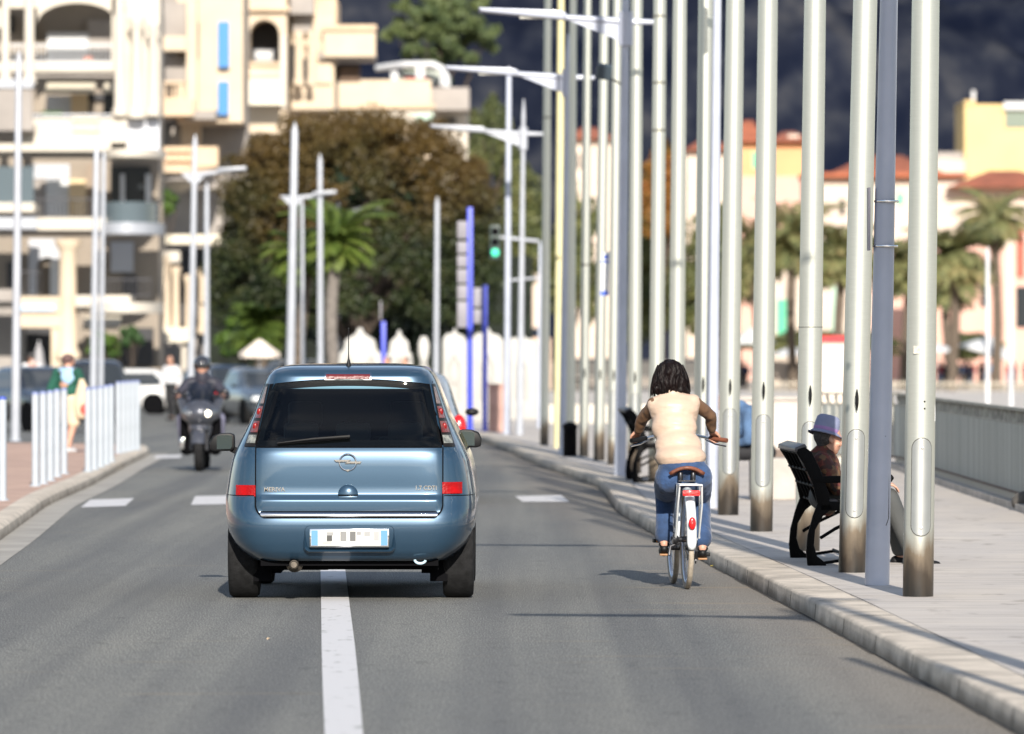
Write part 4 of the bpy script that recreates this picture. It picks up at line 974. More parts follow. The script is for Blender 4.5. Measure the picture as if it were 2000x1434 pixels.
for a_, sd in ((anL, -1), (anR, 1)):
    mb = MB(); mb.cone(a_ + Vector((0,-.04,-.088)), .030, a_ + Vector((0, .07, -.105)), .040); mb.cone(a_ + Vector((0,.07,-.105)), .040, a_ + Vector((0, .15, -.105)), .030); mb.cone(a_ + Vector((-.028,-.035,-.055)), .014, a_ + Vector((.028,-.035,-.055)), .014)
    sh_ = blob('shoe', mb, BLK, rider, .008, 2)
    mb = MB(); mb.box(-.032, -.07, -.135, .032, .16, -.122); so = mb.build('sole', mat('tan_sole', (.35,.18,.08), .6), sh_, bevel=.004)
    for v in so.data.vertices: v.co += a_
# hair: cap + wavy locks
mb = MB(); mb.sphere(hc + Vector((0,-.015,.035)), (.092, .112, .092), 20, 14); mb.sphere(hc + Vector((0,-.05,-.03)), (.104, .08, .10), 18, 12); mb.sphere(hc + Vector((0,-.05,-.09)), (.120, .066, .055), 18, 12)
hair = blob('hair', mb, HAIR, rider, .009, 2)
displace(hair, lambda c: (lambda q: .006 * math.sin(math.atan2(q.x, -q.y) * 17 + 6 * mnoise.noise(q * 9)) + .005 * mnoise.noise(q * 30))(c - hc))
hr = random.Random(3); mb = MB()
for k in range(230):
    a = R(hr.uniform(-112, 112)); st_ = hc + Vector((math.sin(a) * .086, -math.cos(a) * .102 , hr.uniform(-.02, .09)))
    zb = -.125 + hr.uniform(-.025, .04); en = hc + Vector((math.sin(a) * hr.uniform(.108, .145), -math.cos(a) * .10 - .005, zb)); ph = hr.uniform(0, 6); am = hr.uniform(.004, .011)
    pts = []
    for i in range(10):
        t = i / 9; p = st_.lerp(en, t) + Vector((math.sin(a), -math.cos(a), 0)) * (.014 * math.sin(t * 3.1)); p += Vector((math.cos(a), math.sin(a), 0)) * (am * math.sin(ph + t * 8)); pts.append(p)
    rr_ = hr.uniform(.0035, .008); mb.tube(pts, [rr_ * (1 - .75 * (i / 9) ** 2) for i in range(10)], 6)
mb.build('hair_lock', HAIR, hair)
# ================================================================ benches
IRON = mat('black_cast_iron', (.003,.003,.0035), .6, .0, spec=.08, bump=.2, bscale=50); SLAT = mat('grey_bench_panel', (.055,.05,.052), .6, var=.2, vscale=6)
IRL = mat('worn_black_rail', (.05,.05,.06), .35, .2)
def bench(label, loc, rz, L=1.75):
    """length along +y, sitter faces +x; origin at the rear foot of the near end"""
    root = thing('bench', label, 'bench', loc, rz, group='black cast iron benches on the promenade')
    A = [(-.00,0),(.16,0),(.14,.03),(.09,.06),(.055,.12),(.055,.22),(.09,.32),(.15,.39),(.22,.43),(.60,.445),(.60,.40),(.56,.38),(.56,.02),(.61,0),(.63,0),(.63,.46),(.66,.64),(.20,.65),(.20,.60),(.60,.60),(.58,.50),(.25,.50),(.20,.53),(.10,.72),(.02,.84),(-.03,.865),(-.085,.84),(-.05,.76),(.03,.62),(.085,.46),(.06,.38),(.01,.26),(-.012,.12)]
    for y in (0, L):
        mb = MB(); 
        mb.prism([(-.0,0),(.15,0),(.13,.03),(.075,.07),(.05,.15),(.06,.26),(.12,.36),(.20,.42),(.14,.50),(.08,.46),(.04,.36),(.0,.22),(-.012,.10)], (0,y-.02,0), (1,0,0), (0,0,1), (0,.04,0))
        mb.prism([(.08,.44),(.17,.44),(.17,.52),(.10,.70),(.03,.83),(-.02,.865),(-.075,.85),(-.085,.82),(-.03,.74),(.04,.60)], (0,y-.025,0), (1,0,0), (0,0,1), (0,.05,0))
        mb.prism([(.10,.40),(.62,.40),(.62,.455),(.10,.47)], (0,y-.02,0), (1,0,0), (0,0,1), (0,.04,0))
        mb.prism([(.57,0),(.63,0),(.63,.64),(.57,.64)], (0,y-.02,0), (1,0,0), (0,0,1), (0,.04,0))
        mb.prism([(.06,.60),(.66,.61),(.68,.64),(.66,.665),(.05,.65)], (0,y-.028,0), (1,0,0), (0,0,1), (0,.056,0))
        mb.tube([(.50,y,.41),(.40,y,.35),(.22,y,.27),(.10,y,.20)], .014, 8)
        mb.tube([(.10,y,.015),(.35,y,.05),(.60,y,.015)], .013, 8)
        mb.build('side_frame', IRON, root, bevel=.006, fixn=True)
    mb = MB(); mb.prism([(-.10,.86),(-.02,.89),(.0,.86),(-.05,.82),(-.10,.83)], (0,0,0), (1,0,0), (0,0,1), (0,L,0)); mb.build('top_rail', IRL, root, bevel=.008, fixn=True)
    for k in range(3):
        t0, t1 = k / 3, (k + 1) / 3; pa = lambda t: Vector((-.055 + .175 * t + .02*math.sin(t*3.1), 0, .82 - .36 * t))
        a, c = pa(t0 + .03), pa(t1 - .02); mb = MB(); mb.add([(a.x, .03, a.z), (a.x, L-.03, a.z), (c.x, L-.03, c.z), (c.x, .03, c.z), (a.x+.02, .03, a.z+.01), (a.x+.02, L-.03, a.z+.01), (c.x+.02, L-.03, c.z+.01), (c.x+.02, .03, c.z+.01)], [(0,1,2,3),(4,5,6,7)[::-1],(0,4,5,1),(1,5,6,2),(2,6,7,3),(3,7,4,0)])
        mb.build('back_slat', SLAT, root, fixn=True)
    mb = MB()
    for k in range(1, 5): y = L * k / 5; mb.tube([(-.075, y, .82), (.02, y, .64), (.11, y, .45)], .011, 8)
    for t in (.0, .34, .66, 1.0): mb.tube([(-.068 + .175*t, 0, .82 - .36*t), (-.068 + .175*t, L, .82 - .36*t)], .010, 8)
    mb.build('back_grid', IRON, root)
    for k in range(4): mb = MB(); x = .14 + k * .12; mb.box(x, .02, .455, x + .10, L - .02, .48); mb.build('seat_slat', SLAT, root, bevel=.004)
    mb = MB(); mb.tube([(.35, 0, .06), (.35, L, .06)], .012, 8); mb.build('stretcher', IRON, root)
    return root
bl = G(1577, 1105, PZ); bn = bench('black cast iron bench with the hatted man, near the blue grey lamp post', bl, R(1.6)); bn.scale = (.93, 1, 1)
b2 = G(1236, 943, PZ); bench('far black bench on the promenade beside the cyclist left elbow', b2, R(1.6), 1.7)
# ================================================================ seated man with a lilac hat
SHIRT = mat('dark_patterned_shirt', (.20,.035,.02), .8, var=.1)
b = SHIRT.node_tree.nodes['Principled BSDF']; tc = N(SHIRT, 'ShaderNodeTexCoord'); vo = N(SHIRT, 'ShaderNodeTexVoronoi'); vo.inputs['Scale'].default_value = 28; vo.distance = 'MANHATTAN'; L(SHIRT, tc.outputs['Object'], vo.inputs['Vector'])
rs = ramp(SHIRT, [(0.0, (.02,.012,.01)), (.3, (.10,.02,.015)), (.5, (.16,.09,.04)), (.62, (.02,.015,.012)), (.8, (.13,.03,.02))]); L(SHIRT, vo.outputs['Color'], rs.inputs[0]); L(SHIRT, rs.outputs[0], b.inputs['Base Color'])
GTR = mat('grey_trousers', (.06,.063,.063), .85, var=.1, vscale=6, bump=.3, bscale=12)
def sitter(label, base, M, top, legs, skin=SKIN, lean=0.0, hat=None, hairm=None, cross=False, shoe=BLK, hs=1.0, arm='knee', sneaker=None, leg=None, drop=0.0):
    """seated figure facing +x locally, hip at (0,0,.50); M: rotation about z"""
    root = thing('person', label, 'person', base, M)
    hip = Vector((0,0,.56)); ch = Vector((.0+lean*.38, 0, .92 - drop*.7)); nk = Vector((lean*.52 + .02, 0, 1.03 - lean*.1 - drop)); hd = Vector((lean*.68+.07, 0, 1.18 - lean*.2 - drop))
    sh = [ch + Vector((0,-.18,.03)), ch + Vector((0,.18,.03))]; el = [Vector((.10+lean*.2,-.25,.68-drop*.3)), Vector((.10+lean*.2,.25,.68-drop*.3))]; ha = [Vector((.34,-.14,.63)), Vector((.34,.13,.63))]
    kn = [Vector((.44,-.12,.53)), Vector((.44,.12,.53))]; an = [Vector((.47,-.13,.10)), Vector((.45,.13,.10))]
    if leg: kn, an = leg; ha = [Vector((.44,-.14,.66)), Vector((.46,.13,.66))]
    mb = MB(); head(mb, hd, (1, .25, -.12), s=hs); mb.cone(hd + Vector((-.02,0,-.08)), .05, nk, .06); mb.cone(nk, .07, hip + Vector((.07,0,0)), .06)
    for i in (0, 1):
        mb.cone(nk, .055, sh[i], .05); mb.cone(sh[i], .045, el[i], .038); mb.cone(el[i], .036, ha[i], .026); hand(mb, ha[i], (1, .1*(1 if i else -1), -.25), (0,0,-1), 1 if i else -1, .5)
        mb.cone(hip + Vector((.08,(-.08,.08)[i],-.01)), .065, kn[i], .055); mb.cone(kn[i], .055, an[i], .035); mb.cone(an[i], .033, an[i] + Vector((.06,0,-.05)), .022)
    blob('body', mb, skin, root, .009, 3)
    mb = MB(); mb.sphere(ch + Vector((.03,0,-.06)), (.125,.20,.20), 20, 12); mb.sphere(hip.lerp(ch, .30) + Vector((.05,0,0)), (.12,.19,.22), 20, 12); mb.cone(nk + Vector((0,0,.045)), .078, ch, .13)
    for i in (0, 1): mb.cone(nk, .075, sh[i], .07)
    for i in (0, 1): mb.cone(sh[i], .075, el[i], .058); mb.cone(el[i], .056, el[i].lerp(ha[i], .75), .042)
    o = blob('shirt', mb, top, root, .011, 4)
    displace(o, lambda q: mnoise.noise(q * 14) * .008)
    mb = MB(); mb.sphere(hip + Vector((.05,0,-.02)), (.14,.17,.10), 18, 12)
    for i in (0, 1): mb.cone(hip + Vector((.02,(-.09,.09)[i],0)), .10, kn[i], .075); mb.cone(kn[i], .075, an[i] + Vector((0,0,.04)), .062)
    blob('trousers', mb, legs, root, .011, 4)
    for i in (0, 1):
        mb = MB(); a_ = an[i]; mb.cone(a_ + Vector((-.03,0,-.05)), .042, a_ + Vector((.10,0,-.06)), .040); mb.cone(a_ + Vector((.10,0,-.06)), .040, a_ + Vector((.19,0,-.068)), .028); blob('shoe', mb, shoe, root, .009, 2)
    if hairm: mb = MB(); mb.sphere(hd + Vector((-.035,0,.03)), (.088,.084,.09), 18, 12); mb.sphere(hd + Vector((-.065,0,-.03)), (.035,.06,.05), 14, 8); blob('hair', mb, hairm, root, .01, 2)
    if hat:
        mb = MB(); M2 = Matrix.Translation(hd + Vector((-.03,0,.055))) @ Matrix.Rotation(R(14), 4, 'Y') @ Matrix.Rotation(R(-8), 4, 'X')
        mb.lathe([(.128,-.030),(.131,-.022),(.108,-.008),(.095,.0),(.094,.05),(.087,.10),(.070,.118),(.040,.120),(.02,.108),(.001,.106)], (0,0,0), seg=36, cap=False)
        mb.v = [tuple(M2 @ Vector(v)) for v in mb.v]; hh = mb.build('hat', hat, root); md = hh.modifiers.new('s','SOLIDIFY'); md.thickness = .004
        mb = MB(); mb.lathe([(.0955,.0),(.0965,.003),(.096,.024),(.0945,.026)], (0,0,0), seg=36, cap=False); mb.v = [tuple(M2 @ Vector(v)) for v in mb.v]; mb.build('hat_band', mat('mauve_band', (.30,.18,.38), .7), hh)
    return root
GHAIR = mat('grey_dark_hair', (.05,.045,.045), .7, var=.5, vscale=60)
pb = G(1640, 1098, PZ); sitter('seated elderly man in lilac hat and dark patterned shirt, on the black bench', (pb.x - .155, bl.y + .55, PZ - .06), R(2), SHIRT, GTR, hat=mat('lilac_felt_hat', (.22,.24,.36), .8, var=.06, vscale=10), hairm=GHAIR, lean=.0, drop=.205, leg=([Vector((.50,-.12,.54)), Vector((.52,.12,.54))], [Vector((.66,-.15,.12)), Vector((.60,.13,.12))]))
DJK = mat('denim_jacket', (.07,.13,.24), .85, var=.2, vscale=8)
DTR = mat('black_trousers', (.012,.012,.015), .8)
q = at(1500, 67, PZ); sitter('person in denim jacket and black trousers sitting bent forward, between two flagpoles', (q.x, 67, PZ - .05), R(180), DJK, DTR, hairm=HAIR, lean=.55)
mb = MB(); mb.box(-.25, -.25, 0, .22, .25, .44); t = mb.build('seat_block', CONC, None, bevel=.02); t.location = (q.x + .06, 67, PZ); tag(t, 'pale stone block under the bent forward sitter', 'stone seat')
# ================================================================ motorcyclist
DG = mat('dark_grey_fairing', (.05,.055,.07), .3, .3, coat=.8); LGF = mat('silver_grey_fairing', (.075,.08,.10), .3, .4, coat=.6)
JK = mat('charcoal_jacket', (.028,.028,.042), .6, var=.2, vscale=9); HELM = mat('dark_helmet', (.03,.032,.04), .12, coat=1)
mp_ = G(389, 921); moto = thing('motor_scooter', 'dark grey maxi scooter coming towards the camera with one headlight lit', 'motor scooter', mp_)
# local: +x right in the picture, y away; front wheel at y=.3
mb = MB(); mb.lathe([(.16,-.05),(.24,-.062),(.275,-.05),(.29,-.02),(.29,.02),(.275,.05),(.24,.062),(.16,.05)], (0,.0,.29), 'x', 40, cap=False); t = mb.build('wheel', RUB, moto)
mb = MB(); mb.lathe([(.17,-.03),(.02,-.045),(.02,.045),(.17,.03)], (0,0,.29), 'x', 30); mb.build('rim', DKM, t)
mb = MB(); mb.lathe([(.16,-.06),(.26,-.075),(.29,0),(.26,.075),(.16,.06)], (0,1.5,.29), 'x', 32); mb.build('wheel', RUB, moto)
mb = MB()
for s_ in (-1, 1): mb.tube([(s_*.10,.0,.29),(s_*.10,.18,.72)], .026, 10)
mb.build('fork', DKM, moto)
mb = MB()
def P(i, j):
    a = R(20 + 130 * i / 13); u = j / 6 * 2 - 1; r_ = .315 - .03*u*u; return Vector((u*.085, -r_*math.cos(a)*.95, .29 + r_*math.sin(a)))
mb.grid(P, 14, 7); mb.sphere((0,.02,.60),(.13,.12,.06)); mb.build('mudguard', LGF, moto)
mb = MB()      # main fairing
mb.sphere((0,.25,.80),(.24,.26,.20), 20, 12); mb.sphere((0,.30,.62),(.17,.22,.24),18,12); mb.cone((-.17,.3,.80),.11,(-.26,.42,.98),.07); mb.cone((.17,.3,.80),.11,(.26,.42,.98),.07); mb.cone((0,.14,.74),.10,(0,.18,.66),.07)
blob('front_fairing', mb, LGF, moto, .014, 3)
mb = MB(); 
for s_ in (-1, 1): mb.cone((s_*.22,.45,.72),.07,(s_*.20,.5,.30),.09); mb.cone((s_*.20,.5,.30),.09,(s_*.18,1.2,.32),.09); mb.cone((s_*.16,1.2,.32),.1,(s_*.15,1.6,.7),.1)
mb.cone((0,.5,.3),.12,(0,1.5,.45),.15); blob('leg_shield', mb, GAP, moto, .02, 3)
mb = MB()
def P(i, j):
    t = i / 12; u = j / 10 * 2 - 1; w = .17 + .10 * t - .10 * t * t; z = .80 + .42 * t; return Vector((u*w, .10 + .22*t + .10*u*u, z + (.03*(1-u*u) if t > .9 else 0)))
mb.grid(P, 13, 11, flip=True); mb.build('windscreen', glass_mat('smoked_windscreen', (.16,.16,.2), .05), moto)
HLM = mat('headlight_lens', (.22,.23,.25), .12, .4, coat=1)
for s_ in (-1, 1):
    mb = MB(); mb.sphere((s_*.12,.075,.80),(.085,.05,.055), 16, 10); h = mb.build('headlight', HLM, moto)
    if s_ > 0: mb = MB(); mb.sphere((s_*.115,.035,.80),(.045,.03,.042), 16, 10); mb.build('lit_bulb', mat('lit_headlamp', (1,.9,.7), .3, emit=3.5), h)
    mb = MB(); mb.cone((s_*.20,.30,1.02),.018,(s_*.33,.26,1.10),.012); mb.sphere((s_*.345,.26,1.105),(.06,.03,.035), 14, 8); mb.build('mirror', DKM, moto)
    mb = MB(); mb.tube([(s_*.08,.42,1.05),(s_*.34,.50,1.06)], .016, 10); mb.build('handlebar', BLK, moto)
    mb = MB(); mb.box(s_*.25-.03, .36, .30, s_*.25+.03, .40, .46); mb.build('side_reflector', CHR, moto, bevel=.01)
mb = MB(); mb.sphere((0,.045,.73),(.035,.03,.05)); mb.build('emblem_plate', CHR, moto)
rd = thing('person', 'motorcyclist in dark jacket and open dark helmet riding the maxi scooter', 'person', mp_)
mb = MB(); H0 = Vector((0,.80,1.43)); head(mb, H0, (0,-1,-.05)); mb.cone(H0 + Vector((0,.02,-.1)), .05, (0,.85,1.27), .07); mb.cone((0,.85,1.22), .12, (0,.98,.85), .13)
for s_ in (-1, 1):
    sh, el, hn = Vector((s_*.19,.84,1.22)), Vector((s_*.33,.68,1.05)), Vector((s_*.30,.50,1.06)); mb.cone((0,.85,1.24),.08,sh,.06); mb.cone(sh,.05,el,.04); mb.cone(el,.04,hn,.03); hand(mb, hn, (0,-1,-.1), (0,0,-1), s_, 1.1)
    mb.cone((s_*.1,.98,.85),.09,(s_*.25,.55,.72),.06); mb.cone((s_*.25,.55,.72),.055,(s_*.24,.68,.34),.04); mb.cone((s_*.24,.68,.34),.04,(s_*.24,.55,.32),.035)
blob('body', mb, SKIN, rd, .011, 3)
mb = MB(); mb.sphere((0,.86,1.14),(.19,.14,.17),20,12); mb.sphere((0,.93,.95),(.18,.15,.17),18,12); mb.cone((0,.84,1.24),.11,(0,.81,1.335),.095)
for s_ in (-1, 1): mb.cone((s_*.14,.85,1.22),.09,(s_*.21,.84,1.20),.08); mb.cone((s_*.20,.84,1.20),.08,(s_*.34,.68,1.05),.065); mb.cone((s_*.34,.68,1.05),.062,(s_*.31,.54,1.06),.05)
blob('jacket', mb, JK, rd, .013, 3)
mb = MB()
for s_ in (-1, 1): mb.cone((s_*.1,.98,.86),.12,(s_*.26,.55,.72),.085); mb.cone((s_*.26,.55,.72),.085,(s_*.25,.68,.38),.065)
blob('trousers', mb, mat('grey_violet_jeans', (.13,.13,.19), .8, var=.2, vscale=8), rd, .013, 3)
for s_ in (-1, 1): mb = MB(); mb.cone((s_*.24,.70,.30),.05,(s_*.24,.50,.29),.042); blob('shoe', mb, BLK, rd, .012, 2)
mb = MB(); mb.sphere(H0 + Vector((0,.02,.05)), (.125,.14,.125), 28, 18); hm = mb.build('helmet', HELM, rd)
bm = bmesh.new(); bm.from_mesh(hm.data)
bmesh.ops.delete(bm, geom=[v for v in bm.verts if (v.co.z < H0.z + .025 and v.co.y < H0.y + .01) or v.co.z < H0.z - .055], context='VERTS'); bm.to_mesh(hm.data); bm.free()
md = hm.modifiers.new('s', 'SOLIDIFY'); md.thickness = .012
mb = MB(); mb.box(-.075, -.115, -.005, .075, -.095, .03); g_ = mb.build('sunglasses', BLK, rd, bevel=.008)
for v in g_.data.vertices: v.co += H0
# ================================================================ standing / walking figures
def walker(label, base, rz, H=1.7, top=None, legs=None, shorts=False, skin=SKIN, hairm=GHAIR, bag=None, vox=.014, group=None, arms=((.10,.05),(-.05,.12)), step=.12, cat='person'):
    """faces +y locally"""
    k = H / 1.7; root = thing('person', label, 'person', base, rz, group); V = lambda x, y, z: Vector((x*k, y*k, z*k))
    mb = MB(); head(mb, V(0,.03,1.58), (0,1,0), s=k); mb.cone(V(0,.0,1.5), .05, V(0,-.01,1.42), .055); mb.cone(V(0,-.01,1.36), .10, V(0,0,.98), .12)
    fe = (V(-.10,step,.06), V(.10,-step,.06)); kn = (V(-.10,step*.6+.04,.50), V(.10,-step*.3+.03,.50)); hp = (V(-.085,0,.92), V(.085,0,.92))
    S_ = (V(-.18,-.01,1.38), V(.18,-.01,1.38)); E_ = (V(-.24,-arms[0][0],1.10), V(.24,-arms[1][0],1.10)); W_ = (V(-.23,arms[0][1],.88), V(.23,arms[1][1],.88))
    for i in (0, 1):
        mb.cone(V(0,-.01,1.40), .07, S_[i], .05); mb.cone(S_[i], .046, E_[i], .038); mb.cone(E_[i], .036, W_[i], .026); hand(mb, W_[i], (0,.1,-1), ((1,-1)[i],0,0), (1,-1)[i], .4)
        mb.cone(hp[i], .085, kn[i], .056); mb.cone(kn[i], .054, fe[i] + V(0,-.02,.04), .034); mb.cone(fe[i] + V(0,-.05,-.02), .036, fe[i] + V(0,.12,-.03), .028)
    blob('body', mb, skin, root, vox * .8, 2)
    mb = MB(); mb.sphere(V(0,0,1.26), V(.19,.13,.17), 18, 12); mb.sphere(V(0,0,1.06), V(.18,.14,.18), 18, 12); mb.cone(V(0,-.01,1.42), .07, V(0,0,1.3), .12)
    for i in (0, 1): mb.cone(V((-.13,.13)[i],0,1.36), .08, S_[i], .068); mb.cone(S_[i], .066, E_[i], .055); mb.cone(E_[i], .054, E_[i].lerp(W_[i], .85), .042)
    blob('top', mb, top, root, vox, 3)
    mb = MB(); mb.sphere(V(0,0,.95), V(.165,.13,.11), 16, 10)
    for i in (0, 1):
        mb.cone(hp[i], .105, hp[i].lerp(kn[i], .95), .085)
        if not shorts: mb.cone(kn[i], .075, fe[i] + V(0,-.02,.08), .055)
    blob('shorts' if shorts else 'trousers', mb, legs, root, vox, 2)
    for i in (0, 1): mb = MB(); mb.cone(fe[i] + V(0,-.05,-.015), .045, fe[i] + V(0,.13,-.022), .036); blob('shoe', mb, WHT if shorts else BLK, root, vox, 1)
    mb = MB(); mb.sphere(V(0,-.005,1.615), V(.088,.10,.085), 16, 10); blob('hair', mb, hairm, root, .013, 1)
    return root
GRN = mat('dark_green_sweater', (.008,.075,.05), .85, var=.15, vscale=6); BEI = mat('beige_cotton', (.62,.50,.36), .85, var=.08, vscale=6)
w_ = at(133, 97, PZ); wk = walker('stooped pedestrian in dark green sweater and beige shorts behind the white bollards', w_, R(-35), 1.50, GRN, BEI, shorts=True, hairm=mat('brown_cap', (.12,.07,.065), .8)); wk.scale = (1.22, 1.15, 1)
sc_ = thing('sling_scarf', 'light blue scarf tied round the shoulders of the green sweater pedestrian', 'scarf', w_); mb = MB(); mb.sphere((.02,-.12,1.16),(.13,.05,.13), 14, 8); mb.sphere((0,-.02,1.25),(.16,.12,.05), 14, 8); blob('cloth', mb, mat('light_blue_cloth', (.30,.48,.68), .8), sc_, .014, 3)
bg = thing('shopping_bag', 'cream shopping bag with red print held beside the green sweater pedestrian', 'bag', at(162, 96.8, .62))
mb = MB()
def P(i, j):
    t = i / 12; a = 2*math.pi*j/16; w = .72*(.05 + .17*math.sin(min(1, t*1.15)*math.pi*.62)) * (1 if t < .95 else .8); return Vector((w*.9*math.cos(a) + .05*t - .02, .07*math.sin(a)*(1 if t<.97 else .3) , .62 - .60*t))
P0 = P
mb.grid(lambda i, j: P0(12 - i, j), 13, 17); mb.build('sack', BEI, bg, fixn=True)
mb = MB(); mb.sphere((.05,-.075,.16),(.09,.02,.09), 12, 8); mb.build('red_print', mat('red_print', (.7,.08,.06), .7), bg)
WS = mat('white_shirt', (.62,.62,.64), .8); 
walker('person in a white shirt standing by the white car', at(334, 176, zg(176)), R(150), 1.78, WS, DTR)
walker('person in a white top standing between parked cars, leftmost', at(62, 150, zg(150) + .12), R(20), 1.66, WS, DJK)
walker('person in dark clothes standing near the apartment columns', at(205, 170, zg(170)), R(20), 1.66, DTR, DTR)
# ================================================================ white bollards
BOL = mat('white_bollard_paint', (.38,.42,.47), .45, var=.05, vscale=4); BCP = mat('blue_cap', (.20,.24,.42), .5); BCP1 = mat('bright_blue_cap', (.05,.09,.42), .5)
bpos = [(5,978,16),(69,950,15),(84,946,14),(98,940,14),(111,932,13),(125,926,13),(172,922,15),(184,918,13),(196,913,13),(207,908,13),(217,903,12),(231,886,11),(241,884,11),(250,882,11),(259,880,10),(268,879,10)]
wb = ['leftmost white bollard, cut by the left edge', *[f'white bollard, {n} from the left in the near group of five' for n in ('first','second','third','fourth','fifth')], *[f'white bollard, {n} from the left in the middle close packed group' for n in ('first','second','third','fourth','fifth')], *[f'white bollard, {n} from the left in the far group by the island tip' for n in ('first','second','third','fourth','fifth')]]
proto = None
for (x, y, w), lab in zip(bpos, wb):
    p = G(x, y, PZ)
    if proto is None:
        proto = thing('bollard', lab, 'bollard', p, group='white bollards along the island kerb')
        mb = MB(); mb.tube([(0,0,0),(0,0,.5),(0,0,1.05)], .042, 20); mb.build('post', BOL, proto, ang=50)
        mb = MB(); mb.lathe([(.0435,1.050),(.044,1.06),(.040,1.075),(.02,1.085),(.001,1.087)], seg=20, cap=False); mb.build('cap', BCP, proto)
        mb = MB(); mb.lathe([(.07,.001),(.07,.012),(.05,.02)], seg=20); mb.build('base_plate', BOL, proto)
    else: c = copy_tree(proto); c.location = p; c['label'] = lab
for ch in COL.objects:
    if ch.parent is proto and ch.name.startswith('cap'): ch.data = ch.data.copy(); ch.data.materials[0] = BCP1
# ================================================================ litter bin, signs, pylons
lb = thing('litter_bin', 'black litter bin at the foot of the far flagpoles', 'litter bin', G(1113, 891, PZ) + Vector((0,-.3,0)))
mb = MB(); mb.lathe([(.10,0),(.105,.02),(.105,.40),(.115,.42),(.115,.46),(.06,.50),(.001,.51)], seg=24); mb.build('drum', IRON, lb); mb = MB(); mb.tube([(.0,-.11,.30),(.0,-.118,.40)], .012, 6); mb.box(-.05,-.112,.34,.05,-.10,.40); mb.build('opening', GAP, lb)
p = at(1180, 88, py=536); sg = thing('banner_sign', 'small white sign with blue bands fixed high on a silver flagpole', 'sign', (p.x, 87.6, p.z)); s = F / 88
mb = MB(); mb.prism([(-9/s,-43/s),(8/s,-38/s),(10/s,44/s),(-6/s,40/s)], (0,0,0), (1,0,0), (0,0,1), (0,.02,0)); f = mb.build('panel', WHT, sg, bevel=.003)
SB = mat('sign_blue', (.05,.12,.60), .5)
mb = MB(); mb.box(-8/s,-.004,-42/s,8/s,.0,-33/s); mb.box(-7/s,-.004,22/s,9/s,.0,26/s); mb.box(-3/s,-.004,30/s,8/s,.0,36/s); mb.build('blue_band', SB, f)
BLU = mat('blue_pylon_paint', (.035,.06,.55), .45); PLT = mat('grey_sign_back', (.24,.23,.26), .6, var=.1, vscale=3)
def pylon(px, d, ytop, plates, label, w=.10, pw=.28):
    b0 = at(px, d, PZ + zg(d)); s = F / d; root = thing('sign_pylon', label, 'sign pylon', b0, group='blue sign pylons on the promenade')
    H = CH - (ytop - HZ)/s - b0.z; mb = MB(); mb.box(-w/2,-.05,0,w/2,.05,H); mb.lathe([(w*1.2,0),(w*1.2,.02)]); mb.build('mast', BLU, root, bevel=.01)
    for y0, y1 in plates: z0, z1 = CH - (y1-HZ)/s - b0.z, CH - (y0-HZ)/s - b0.z; mb = MB(); mb.box(-w/2-pw,-.03,z0,-w/2+.01,.03,z1); mb.build('sign_plate', PLT, root, bevel=.008)
pylon(918, 128, 405, [(432,466),(472,495),(499,522),(526,553),(557,585),(589,640)], 'tall blue pylon with a column of grey plates', w=.11, pw=.2)
pylon(947, 128, 557, [(562,600),(604,632)], 'shorter blue pylon with two grey plates right of the tall one', w=.10, pw=.18)
pylon(749, 150, 628, [(588,626)], 'blue post with a cream box sign behind the car antenna', w=.11, pw=.03)
kk = at(970, 126, zg(126) + PZ); kb = thing('pink_kiosk_base', 'pinkish stone pillar block beside the shorter blue pylon', 'pillar', kk)
mb = MB(); mb.box(-.16,-.2,0,.16,.2,.88); mb.box(-.18,-.22,.88,.18,.22,.95); mb.build('block', mat('pink_stone', (.45,.28,.24), .85, var=.15, vscale=3), kb, bevel=.02)
# traffic light on an arm
tl = at(967, 134, py=473); root = thing('traffic_light', 'traffic light showing green hanging from a horizontal arm', 'traffic light', tl)
mb = MB(); mb.box(-.11,-.10,-.36,.11,.08,.36); hs = mb.build('housing', mat('dark_green_housing', (.03,.05,.045), .5), root, bevel=.02)
for z, mm in ((.22, GAP), (0, GAP), (-.22, mat('lit_green_lamp', (.04,.55,.33), .3, emit=.55))):
    mb = MB(); mb.lathe([(.085,-.105),(.07,-.12),(.001,-.125)], (0,0,z), 'y', 18, cap=False); mb.build('lamp', mm, hs)
mb = MB(); x1 = (1052-967)*134/F; mb.tube([(.1,0,.10),(x1,0,.02)], .035, 8); mb.tube([(.3,0,-.8),(x1,0,-.75)], .025, 8); mb.build('arm', LAMPL, root)
